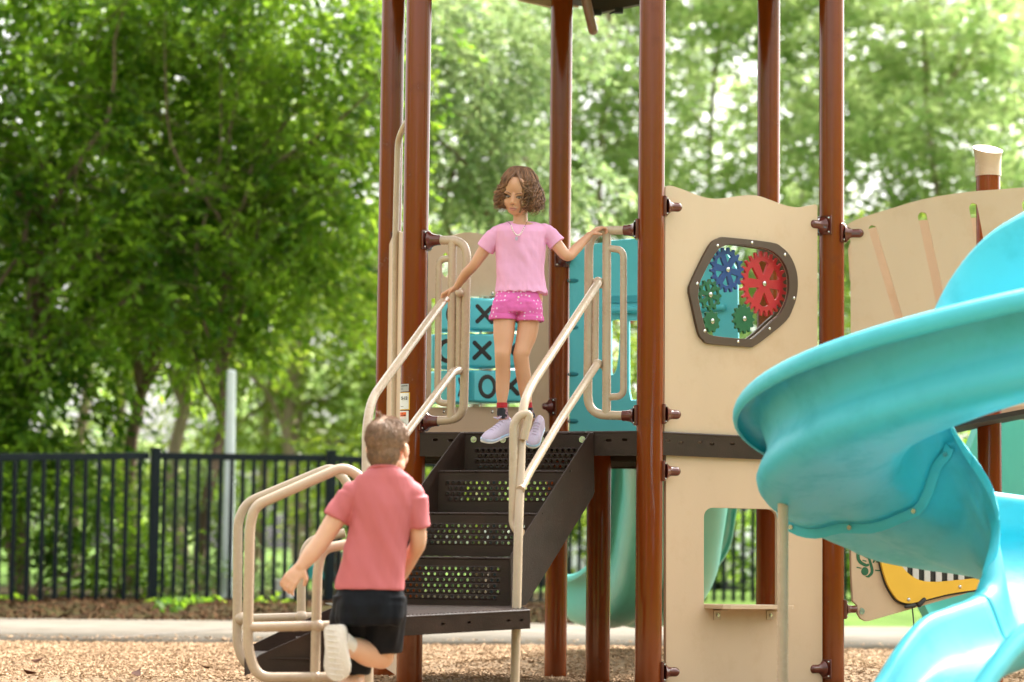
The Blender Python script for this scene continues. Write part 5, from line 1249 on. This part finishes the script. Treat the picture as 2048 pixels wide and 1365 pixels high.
def shoe(par, heel, toe, up, W=.036, m_up='lav', m_mid='holo', m_sole='sole', collar=True, hgt=.060, name='shoe', lab=None):
    heel, toe = Vector(heel), Vector(toe); Ld = (toe-heel); L = Ld.length; Ld.normalize(); U = Vector(up); U = (U-Ld*U.dot(Ld)).normalized(); X = Ld.cross(U)
    prof = [(0, .45), (.03, .68), (.10, .80), (.25, .80), (.42, .80), (.58, .92), (.72, 1.0), (.84, .93), (.93, .72), (.985, .42), (1.0, .22)]
    def lay(z0, z1, gr, m, nm, pr, rd=.004, rock=.0):
        rings = []
        for z, q in ((z0, gr-.10), (z0+rd, gr), ((z0+z1)/2, gr+.01), (z1-rd, gr), (z1, gr-.08)):
            ring = []
            for t, w_ in prof: ring.append(heel+Ld*(L*t*(1.0))+X*(W*w_*q)+U*(z+.018*max(0, t-.75)**2*16*rock))
            for t, w_ in reversed(prof): ring.append(heel+Ld*(L*t)-X*(W*w_*q*.93)+U*(z+.018*max(0, t-.75)**2*16*rock))
            rings.append(ring)
        g = MB(); g.loft(rings); return g.build(nm, M[m], pr, angle=50)
    root = None
    g = MB(); rings = []
    hs_ = [(0.015, .55, .050), (.06, .70, .066), (.14, .76, .070), (.27, .76, .066), (.38, .78, .056), (.50, .84, .046), (.64, .93, .037), (.78, .93, .029), (.90, .72, .021), (.97, .42, .012), (.995, .15, .004)]
    for t, w_, h in hs_:
        c = heel+Ld*L*t+U*.012; ring = []; h = h*hgt/.060
        for k in range(17):
            a = PI*k/16; ring.append(c+X*(W*w_*math.cos(a)*(1.0 if math.sin(a) < .3 else .97))+U*(h*math.sin(a)**.8))
        for k in range(1, 4): ring.append(c-X*W*w_*(1-k/2)+U*-.003)
        rings.append(ring)
    g.loft(rings); root = g.build(name, M[m_up], par, label=lab)
    lay(-.004, .010, 1.06, m_mid, 'midsole', root, rock=.4); lay(-.011, -.0035, 1.02, m_sole, 'outsole', root, .002, rock=.4)
    g = MB()
    for k in range(5):
        t = .36+.085*k; h = [.058, .050, .044, .038, .033][k]*hgt/.060; c = heel+Ld*L*t+U*(h+.0125); g.tube(spline([c-X*.015-U*.005, c-X*.006+U*.001, c+X*.006+U*.001, c+X*.015-U*.005], 3), .0021, 6)
    g.build('lace', M['white'] if m_up == 'sole' else M[m_up], root)
    return root

# ------------------------------------------------------------ girl
GY = 11.35
def G(u, v, dy=0): return at(u, v, GY+dy)
GK = GY/FPX
girl = thing('person', 'girl in pink T-shirt and polka dot shorts hopping down between the stair handrails', 'person')
g = MB(); HC_ = G(1036.5, 386, -.01); gfr = frame((-.30, -.90, -.34), (.06, -.25, .96)); GS = .985
L = head(g, HC_, gfr, GS, ears=False)
limbchain(g, [L(0, -.030, -.055), G(1041, 436, .01), G(1042, 462, .02)], [.036, .0345, .045])
# torso under the clothes
g.loft([ellring(G(1042, v, .015), hw*GK, hd*GK) for v, hw, hd in ((446, 20, 17), (452, 40, 22), (462, 50, 26), (480, 48, 30), (520, 42, 28), (560, 42, 28), (600, 44, 30), (625, 40, 28))])
# arms
sL, eL, wL = G(990, 469, .02), G(947, 532, .06), G(914, 574, .20)
sR, eR, wR = G(1098, 467, .02), G(1135, 512, .02), G(1179, 470, .12)
limbchain(g, [sL, sL.lerp(eL, .5), eL, eL.lerp(wL, .4)+V3(-.004, 0, .004), wL], [.028, .030, .0245, .0245, .0165])
limbchain(g, [sR, sR.lerp(eR, .5)+V3(-.004, 0, -.004), eR, eR.lerp(wR, .4)+V3(.002, 0, -.004), wR], [.028, .030, .0265, .0245, .0160])
hand(g, wL, G(890, 588, .26), (.25, .1, -1), (-.2, -1, .1), 1.0, (.75, 1.0, .9), thumb=1)
hand(g, wR, G(1199, 456, .15), (.1, .12, -1), (.0, -1, .1), 1.0, (.55, .9, .9), thumb=1)
# legs
kL, aL_ = G(1005, 712, -.035), G(1004, 812, .0)
kR, aR_ = G(1042, 713, -.02), G(1055, 812, .04)
limbchain(g, [G(1010, 612, .01), G(1008, 662, -.01), G(1006, 700, -.03), kL, G(1006, 745, -.01), G(1005, 775, .0), aL_, G(1006, 836, .0)], [.056, .051, .040, .0365, .0355, .0325, .0215, .024])
limbchain(g, [G(1059, 612, .01), G(1055, 662, .0), G(1045, 700, -.02), kR, G(1046, 745, .01), G(1050, 775, .03), aR_, G(1060, 836, .04)], [.056, .050, .040, .0365, .0355, .0325, .0215, .024])
for k_ in (kL, kR): g.ball(k_+V3(0, -.014, .004), (.022, .020, .026))
body = bake(g, 'body', M['skin'], girl, .0034, 5)
face(L, gfr, GS, girl, M['skin'], M['hair'])
# T-shirt
g = MB(); rings = []
for v, c, hw, hd, tl in ((443.5, 1043, 28.5, 19, .30), (445, 1043, 32, 22, .28), (448.5, 1043, 44, 27, .22), (453, 1042.5, 52, 30, .2), (463, 1042, 54, 34, .1), (480, 1041.5, 51, 36, 0), (500, 1041.5, 49.5, 36, 0), (530, 1041, 48.5, 34, 0), (555, 1041.5, 49.5, 35, 0), (575, 1042, 51.5, 37, 0), (583, 1042.5, 53.5, 39, 0), (587, 1042.5, 54, 39.5, 0)):
    rings.append(ellring(G(c, v, .018), hw*GK, hd*GK, tilt=tl, pw=.92))
g.loft(rings)
for s_, e_, f_, b_ in ((sL, eL, .46, V3(.026, 0, .010)), (sR, eR, .46, V3(-.026, 0, .010))):
    q = s_.lerp(e_, f_); st = s_+b_; g.ball(st, .0385); g.ball(s_+b_*.3, .0385); g.ball(st+b_*.9, (.036, .036, .030)); g.tube([s_, s_.lerp(e_, .06), s_.lerp(e_, .26), q], [.0385, .0395, .0395, .0430], 24)
zh = G(1042, 586).z
def shirt_disp(c, n):
    t = max(0, 1-(c[2]-zh)/.05); a = math.atan2(c[1]-GY, c[0]-G(1042, 500).x)
    w_ = .0075*noise.noise(V3(c[0]*10+c[2]*4, c[1]*10, c[2]*6)) + .0026*noise.noise(V3(c[0]*30+c[2]*14, c[1]*30, c[2]*12))
    return np.array(n)*(w_*1.3+t*.0022*math.sin(a*17+2*math.sin(a*5))) + np.array([0, 0, t*.0035*math.sin(a*11+1)])
bake(g, 'shirt', M['shirtp'], girl, .0036, 4, disp=shirt_disp, label='light pink T-shirt with wavy hem')
# necklace
P = spline([G(1012, 441, -.0), G(1021, 449, -.058), G(1025, 460, -.073), G(1033, 470.5, -.079), G(1041, 468, -.078), G(1048, 456, -.070), G(1056, 441, -.030), G(1062, 436, .0)], 7)
g = MB(); g.tube(P, .0009, 6); nl = g.build('necklace', M['iris'], girl)
for k in range(9, 36, 2):
    g = MB(); g.ball(P[k], .0042 if k % 4 else .0034, nu=10, nv=8); g.build('bead', M['bead'], nl)
g = MB(); c = G(1033, 477, -.082); g.prism([c+V3(x, 0, z) for x, z in ((-.006, .006), (0, .009), (.006, .006), (.007, -.001), (.004, -.010), (-.004, -.010), (-.007, -.001))], V3(0, -1, 0), .003); g.build('pendant', M['lav'], nl)
# shorts with dots
m = M['shorts']; t = m.node_tree; b = t.nodes['Principled BSDF']; lk = b.inputs['Base Color'].links[0]; src = lk.from_socket
vo = t.nodes.new('ShaderNodeTexVoronoi'); vo.inputs['Scale'].default_value = 52; vo.inputs['Randomness'].default_value = .3; tc = t.nodes.new('ShaderNodeTexCoord'); t.links.new(tc.outputs['Object'], vo.inputs['Vector'])
cmp_ = t.nodes.new('ShaderNodeMath'); cmp_.operation = 'LESS_THAN'; cmp_.inputs[1].default_value = .26; t.links.new(vo.outputs['Distance'], cmp_.inputs[0])
mx = t.nodes.new('ShaderNodeMix'); mx.data_type = 'RGBA'; t.links.new(cmp_.outputs[0], mx.inputs[0]); t.links.new(src, mx.inputs[6]); mx.inputs[7].default_value = (.82, .58, .74, 1); t.links.new(mx.outputs[2], b.inputs['Base Color'])
g = MB(); g.loft([ellring(G(c, v, .015), hw*GK, hd*GK, pw=.92) for v, c, hw, hd in ((580, 1037, 42, 30), (590, 1036, 46, 34), (605, 1035, 50, 37), (618, 1034, 51, 38), (627, 1034, 49, 36))])
g.loft([ellring(G(c, v, .008), hw*GK, hd*GK, tilt=0) for v, c, hw, hd in ((605, 1011, 26, 34), (620, 1009, 27, 33), (632, 1007.5, 27, 31), (640, 1006, 27.5, 31))])
g.loft([ellring(G(c, v, .008), hw*GK, hd*GK, tilt=0) for v, c, hw, hd in ((605, 1057, 26, 34), (620, 1058.5, 27, 33), (633, 1059.5, 27, 31), (643, 1059.5, 27.5, 31))])
def short_disp(c, n): return np.array(n)*(.0030*noise.noise(V3(c[0]*16, c[1]*16, c[2]*34))+.0018*noise.noise(V3(c[0]*40, c[1]*40, c[2]*60)))
so_ = bake(g, 'shorts', M['shorts'], girl, .0036, 3, disp=short_disp, label='magenta shorts with small white dots')
for c, v in ((1006.5, 636), (1059.5, 639)):
    g = MB(); g.loft([ellring(G(c, v+q, .008), (28.2+e)*GK, (31.8+e)*GK) for q, e in ((-5.5, -.6), (-4.5, .6), (0, 1.0), (3.5, .8), (4.6, -.6))], cap=False); g.build('cuff', M['shorts'], so_)
g = MB(); g.ball(G(1037, 595, -.078), (.0045, .003, .0045)); g.build('button', M['pale'], so_)
# socks and shoes
for (a, b_, c_) in ((G(1004, 806, .0), G(1004, 816, .0), G(1006, 838, .004)), (G(1053, 806, .036), G(1054, 816, .038), G(1060, 838, .045))):
    g = MB(); g.tube([a, b_], [.0255, .026], 24); g.build('sock_cuff', M['redsock'], girl)
    g = MB(); g.tube([b_, b_.lerp(c_, .5), c_], [.0252, .0262, .030], 24); g.build('sock', M['sock'], girl)
s1 = shoe(girl, G(1019, 864, .055), G(966, 884, -.10), (.22, -.18, 1), .036, hgt=.060)
s2 = shoe(girl, G(1081, 853, .075), G(1062, 896, -.05), (-.05, -.85, .75), .035, hgt=.056)
for a in (G(996, 838, -.030), G(1055, 842, -.0)):
    g = MB(); g.capsule(a, a+V3(-.018, -.004, .006), .004, .0035, 8); g.capsule(a, a+V3(.014, -.006, .010), .004, .0035, 8); g.build('lace', M['lav'], s1)
# hair: a cap close to the skull plus several hundred curling locks
r_, f_, u_ = gfr
g = MB()
def capfn(p): return p
g.ball(L(0, -.020, .036), (.0765*GS, .090*GS, .084*GS), (r_, f_, u_), 32, 20)
g.ball(L(0, -.045, -.02), (.072*GS, .060*GS, .070*GS), (r_, f_, u_), 24, 16)
def hairclip(c, n):
    q = Vector(c)-HC_; x, y, z = q.dot(r_)/GS, q.dot(f_)/GS, q.dot(u_)/GS
    # sink the cap under the skin over the face
    hl_ = .060-abs(x)*.50
    if y > .02 and z < hl_: return np.array(-f_*(.030*min(1, (y-.02)/.03)))
    return np.array(n)*.003*noise.noise(q*60)
hb = bake(g, 'hair', M['hair'], girl, .004, 2, disp=hairclip, label='curly brown chin length bob')
rnd = random.Random(5)
locks = MB()
def lockpath(az, part, el0, ln, ampl, wl, out_):
    """az: azimuth round the head (0 = face), hangs down with a corkscrew"""
    side = 1 if math.sin(az) > 0 else -1
    P = []; n = 34; ph = rnd.uniform(0, 6.28)
    for i in range(n):
        t = i/(n-1); el = el0*(1-t)+(-.35)*t if False else None
        a_ = (PI/2-.15)*(1-min(1, t/.5)) # elevation falls over the skull in first half
        if t < .5:
            e = a_; rr = 1.0+.04*t+out_*t*.3
            x = math.cos(e)*math.sin(az)*.079*rr; y = math.cos(e)*math.cos(az)*.093*rr-.020; z = .036+math.sin(e)*.086*rr
        else:
            k = (t-.5)/.5; rr = 1.02+out_*(.15+.85*math.sin(k*PI*.62))
            x = math.sin(az)*.079*rr; y = math.cos(az)*.093*rr-.020; z = .036-k*ln
        x += part*(1-t)**3*.02
        am = ampl*min(1, max(0, (t-.22)/.35)); w_ = ph+t*wl
        rad = Vector((math.sin(az), math.cos(az), 0)); tan = Vector((math.cos(az), -math.sin(az), 0))
        q = Vector((x, y, z)) + rad*am*math.cos(w_) + tan*am*math.sin(w_) + Vector((0, 0, .003*math.sin(w_*1.3)))
        P.append(L(q.x, q.y, q.z))
    return P
for k in range(640):
    az = rnd.uniform(-PI, PI); a = abs(az)
    if a < .62: 
        continue
    ln = rnd.uniform(.092, .132) if a > .9 else rnd.uniform(.095, .135)
    if a < .95: ln *= .95
    out_ = rnd.uniform(.02, .42) if a > .9 else rnd.uniform(.0, .12)
    if math.sin(az) < 0: out_ *= 1.15     # fuller on the side to the right in the picture
    P = lockpath(az, rnd.uniform(-1, 1), 0, ln, rnd.uniform(.0075, .0165), rnd.uniform(30, 48), out_)
    r0 = rnd.uniform(.0012, .0028); locks.tube(P, [r0*(.5+.5*min(1, i/6))*(1 if i < 27 else (34-i)/7.5+.1) for i in range(34)], 5)
# front locks swept from the parting to both sides, framing the forehead
for k in range(120):
    sd_ = 1 if rnd.random() < .5 else -1; j = rnd.uniform(0, 1)
    x0 = rnd.uniform(-.008, .008)
    P = spline([L(x0, .010+.03*j, .118-.004*j), L(sd_*(.018+.012*j), .056+.020*j, .092-.016*j), L(sd_*(.042+.007*rnd.random()), .056+.013*j, .050-.008*j), L(sd_*(.066+.012*rnd.random()), .036+.012*j, .022),
                L(sd_*(.074+.012*rnd.random()), .030+.02*rnd.random(), -.018), L(sd_*(.070+.016*rnd.random()), .034+.02*rnd.random(), -.052), L(sd_*(.066+.014*rnd.random()), .028+.02*rnd.random(), -.078)], 6)
    ph = rnd.uniform(0, 6); am = rnd.uniform(.002, .0055)
    P = [p+(r_*math.cos(ph+i*.62)+f_*math.sin(ph+i*.62))*am*min(1, i/14) for i, p in enumerate(P)]
    r0 = rnd.uniform(.0013, .0028); n = len(P); locks.tube(P, [r0*(1 if i < n-7 else (n-i)/7+.05) for i in range(n)], 5)
# one loose curl crossing the cheek on the picture's right side
for k in range(9):
    o_ = rnd.uniform(-.004, .004)
    sd_ = -1
    P = spline([L(sd_*.030+o_, .064, .074), L(sd_*.046+o_, .070, .035), L(sd_*.047+o_, .078, .0), L(sd_*.038+o_, .083, -.022), L(sd_*.043+o_, .080, -.050), L(sd_*.034+o_, .078, -.078)], 6)
    locks.tube(P, [.0017]*len(P), 5)
# fine flyaways
for k in range(150):
    az = rnd.uniform(-PI, PI)
    if abs(az) < .8: continue
    P = lockpath(az, 0, 0, rnd.uniform(.06, .12), rnd.uniform(.008, .016), rnd.uniform(9, 18), rnd.uniform(.25, .48)); locks.tube(P, .0006, 4)
locks.build('curls', M['hair'], hb, angle=80)
seat(girl, G(1035, 890, 0))

# ------------------------------------------------------------ boy
BY = 9.0; BK = BY/FPX
def B_(u, v, dy=0): return at(u, v, BY+dy)
boy = thing('person', 'boy seen from behind in coral T-shirt and black shorts running towards the stairs', 'person')
g = MB(); bfr = frame((.36, .93, -.04), (.03, .05, 1)); BS_ = 1.0; BHC = B_(777, 897, .02)
Lb = head(g, BHC, bfr, BS_, ears=True)
limbchain(g, [Lb(0, -.028, -.050), B_(770, 938, .0), B_(768, 962, .0)], [.050, .047, .058])
def BR(u, v, hw, hd, dy=0, tl=0, pw=.92): return ellring(B_(u, v, dy), hw*BK, hd*BK, tilt=tl, pw=pw)
g.loft([BR(*a) for a in ((768, 950, 34, 30), (768, 966, 58, 34), (768, 990, 60, 36), (760, 1050, 54, 34), (748, 1110, 52, 34), (742, 1160, 50, 34), (740, 1200, 50, 34))])
sl, el, wl = B_(700, 992, .0), B_(645, 1080, -.02), B_(603, 1133, -.03)
sr, er, wr = B_(830, 992, .0), B_(836, 1085, .03), B_(806, 1150, .20)
limbchain(g, [sl, sl.lerp(el, .5), el, el.lerp(wl, .45)+V3(-.002, 0, -.003), wl], [.034, .038, .034, .033, .0235])
limbchain(g, [sr, sr.lerp(er, .5), er, er.lerp(wr, .45), wr], [.033, .035, .031, .028, .021])
hand(g, wl, B_(581, 1161, -.035), (.25, .9, -.2), (-.78, 0, .6), 1.25, (.35, .7, .6), thumb=-1)
hand(g, wr, B_(794, 1172, .23), (-.5, -.3, .2), (0, .5, .6), 1.1, (.6, .9, .8), thumb=1)
hipR, knR, anR = B_(770, 1205, .02), B_(762, 1312, .13), B_(693, 1292, -.045)
hipL, knL, anL = B_(705, 1205, .03), B_(703, 1345, .16), B_(690, 1452, .10)
limbchain(g, [hipR+V3(-.01, .0, 0), hipR.lerp(knR, .5), knR], [.058, .060, .050])
limbchain(g, [knR, knR.lerp(anR, .35)+V3(0, 0, -.004), knR.lerp(anR, .7), anR], [.049, .050, .042, .030])
limbchain(g, [hipL, hipL.lerp(knL, .5), knL, knL.lerp(anL, .35)+V3(0, -.01, 0), knL.lerp(anL, .7), anL], [.058, .060, .050, .049, .040, .030])
bake(g, 'body', M['skinb'], boy, .0040, 5)
# shirt
g = MB(); g.loft([BR(*a) for a in ((769, 943, 33, 31, .0, -.35), (769, 948, 42, 35, .0, -.25), (769, 957, 57, 38, .0, -.1), (769, 970, 64, 39), (768, 985, 66, 41), (767, 1010, 65, 43), (763, 1040, 63, 43), (757, 1070, 62, 43), (751, 1100, 64, 44), (746, 1130, 66.5, 46), (742, 1158, 69, 48), (739.5, 1176, 70, 50), (739.5, 1180, 69, 49))])
for s_, e_, f_, b_ in ((sl, el, .53, V3(.040, 0, .016)), (sr, er, .66, V3(-.040, 0, .016))):
    st = s_+b_; g.ball(st, .050); g.ball(s_+b_*.3, .049); g.ball(st+b_*.8, (.050, .050, .040)); g.tube([s_, s_.lerp(e_, .04), s_.lerp(e_, f_*.55), s_.lerp(e_, f_)], [.050, .0505, .050, .0495], 24)
def bs_disp(c, n):
    x, z = c[0]-B_(760, 1050).x, c[2]
    d = .011*noise.noise(V3((x+.55*z)*11, c[1]*5, (z-.55*x)*3.2)) + .0045*noise.noise(V3((x+.5*z)*26+3, c[1]*9, z*7))
    return np.array(n)*d
sh = bake(g, 'shirt', M['shirtr'], boy, .0042, 4, disp=bs_disp, label='coral red raglan T-shirt')
def ontorso(u, v): 
    return None
g = MB(); g.tube(ellring(B_(769, 943.5, .0), 33.5*BK, 31.5*BK, tilt=-.35, n=40), .006, 8, closed=True); g.build('neckband', M['shirtr'], sh)
# shorts
g = MB(); g.loft([BR(*a) for a in ((740, 1172, 60, 41), (739, 1187, 66, 46), (738, 1210, 70, 50), (737, 1235, 70, 50), (736, 1250, 64, 46))])
g.loft([ellring(hipR.lerp(knR, t), r1, r2, pw=.95) for t, r1, r2 in ((-.1, .072, .086), (.2, .082, .088), (.5, .080, .085), (.8, .078, .080), (.93, .074, .076))])
g.loft([ellring(hipL.lerp(knL, t)+V3(-.004, 0, 0), r1, r2, pw=.95) for t, r1, r2 in ((-.1, .072, .084), (.2, .080, .086), (.6, .080, .082), (1.02, .076, .078))])
def sb_disp(c, n): return np.array(n)*(.008*noise.noise(V3(c[0]*12+c[2]*7, c[1]*8, c[2]*5))+.006*noise.noise(V3(c[0]*34, c[1]*20, c[2]*14)))
bake(g, 'shorts', M['shortsb'], boy, .0042, 4, disp=sb_disp, label='loose black athletic shorts')
# shoes: right one kicked up, sole to the camera
sb1 = shoe(boy, B_(668, 1250, -.10), B_(676, 1362, -.095), (.22, 1, .1), .050, 'sole', 'sole', 'sole', hgt=.075, name='shoe', lab='white shoe kicked up with its sole to the camera')
g = MB()
for k in range(9):
    c = B_(668, 1250, -.10).lerp(B_(676, 1362, -.095), .10+.1*k)+V3(0, -.0105, 0); g.tube([c+V3(-.030, -.001, .004), c+V3(0, -.002, 0), c+V3(.030, -.001, -.003)], .0022, 6)
g.build('tread_groove', M['sole'], sb1)
sb2 = shoe(boy, V3(anL.x+.005, anL.y-.045, .020), V3(anL.x+.02, anL.y+.145, .022), (0, 0, 1), .040, 'sole', 'sole', 'sole', hgt=.07)
for a, b_ in ((anR, anR+ (B_(680, 1272, -.06)-anR)),): 
    g = MB(); g.tube([anR+(knR-anR)*.12, B_(683, 1280, -.065)], [.034, .036], 20); g.build('sock', M['sole'], boy)
# short hair: cap plus many short strands lying close
rb, fb_, ub = bfr
g = MB(); g.ball(Lb(0, -.018, .034), (.0765*BS_, .0905*BS_, .083*BS_), bfr, 32, 20); g.ball(Lb(0, -.044, -.018), (.062*BS_, .054*BS_, .056*BS_), bfr, 24, 16)
def bclip(c, n):
    q = Vector(c)-BHC; y, z, x = q.dot(fb_)/BS_, q.dot(ub)/BS_, q.dot(rb)/BS_
    if y > .02 and z < .065: return np.array(-fb_*(.035*min(1, (y-.02)/.03)))
    if y > -.035 and z < .0 and abs(x) > .04: return np.array(-rb*math.copysign(.014, x))
    return np.array(n)*.0022*noise.noise(q*90)
hb2 = bake(g, 'hair', M['hairb'], boy, .004, 2, disp=bclip, label='short light brown hair')
g = MB(); rnd = random.Random(9)
for k in range(3400):
    az = rnd.uniform(-PI, PI); e = math.asin(rnd.uniform(-.5, 1)); 
    if math.cos(az) > .35 and e < .55: continue
    d = Vector((math.cos(e)*math.sin(az), math.cos(e)*math.cos(az), math.sin(e))); 
    if e < 0 and math.cos(az) > -.1: continue
    p = Vector((d.x*.0768, d.y*.0908-.018, d.z*.0835+.034)) if e > 0 else Vector((d.x*.0768*(1+e*.2), d.y*.0908-.018, d.z*.10+.034))
    tn = Vector((0, .5 if e > .9 else -.1, -1)); tn = (tn-d*tn.dot(d)).normalized(); ln = rnd.uniform(.010, .020)*(1.3 if e > .5 else .8)
    q = p+tn*ln+d*rnd.uniform(.0008, .004)+Vector((rnd.uniform(-1, 1), rnd.uniform(-1, 1), 0))*.003
    g.tube([Lb(*p), Lb(*(p.lerp(q, .5)+d*.0012)), Lb(*q)], [.0011, .0010, .0003], 3, cap=False)
for k in range(1500):
    az = rnd.uniform(.42*PI, 1.58*PI); e = math.asin(rnd.uniform(-.80, .98)); d = Vector((math.cos(e)*math.sin(az), math.cos(e)*math.cos(az), math.sin(e)))
    p = Vector((d.x*.0615, d.y*.0535-.044, d.z*.0555-.018)); q = p+Vector((rnd.uniform(-.002, .002), 0, -1)).normalized()*rnd.uniform(.007, .013)+d*rnd.uniform(.0005, .003)
    g.tube([Lb(*p), Lb(*(p.lerp(q, .5)+d*.001)), Lb(*q)], [.0010, .0009, .0003], 3, cap=False)
for k in range(14):
    p = Vector((-.016+rnd.uniform(-.006, .006), -.045+rnd.uniform(-.005, .005), .113)); g.tube([Lb(*p), Lb(p.x-.003, p.y-.004, p.z+.012), Lb(p.x-.010+rnd.uniform(-.004, .004), p.y-.008, p.z+.021)], [.0012, .001, .0003], 3, cap=False)
g.build('strands', M['hairb'], hb2, angle=80)
seat(boy, B_(690, 1470, .1))
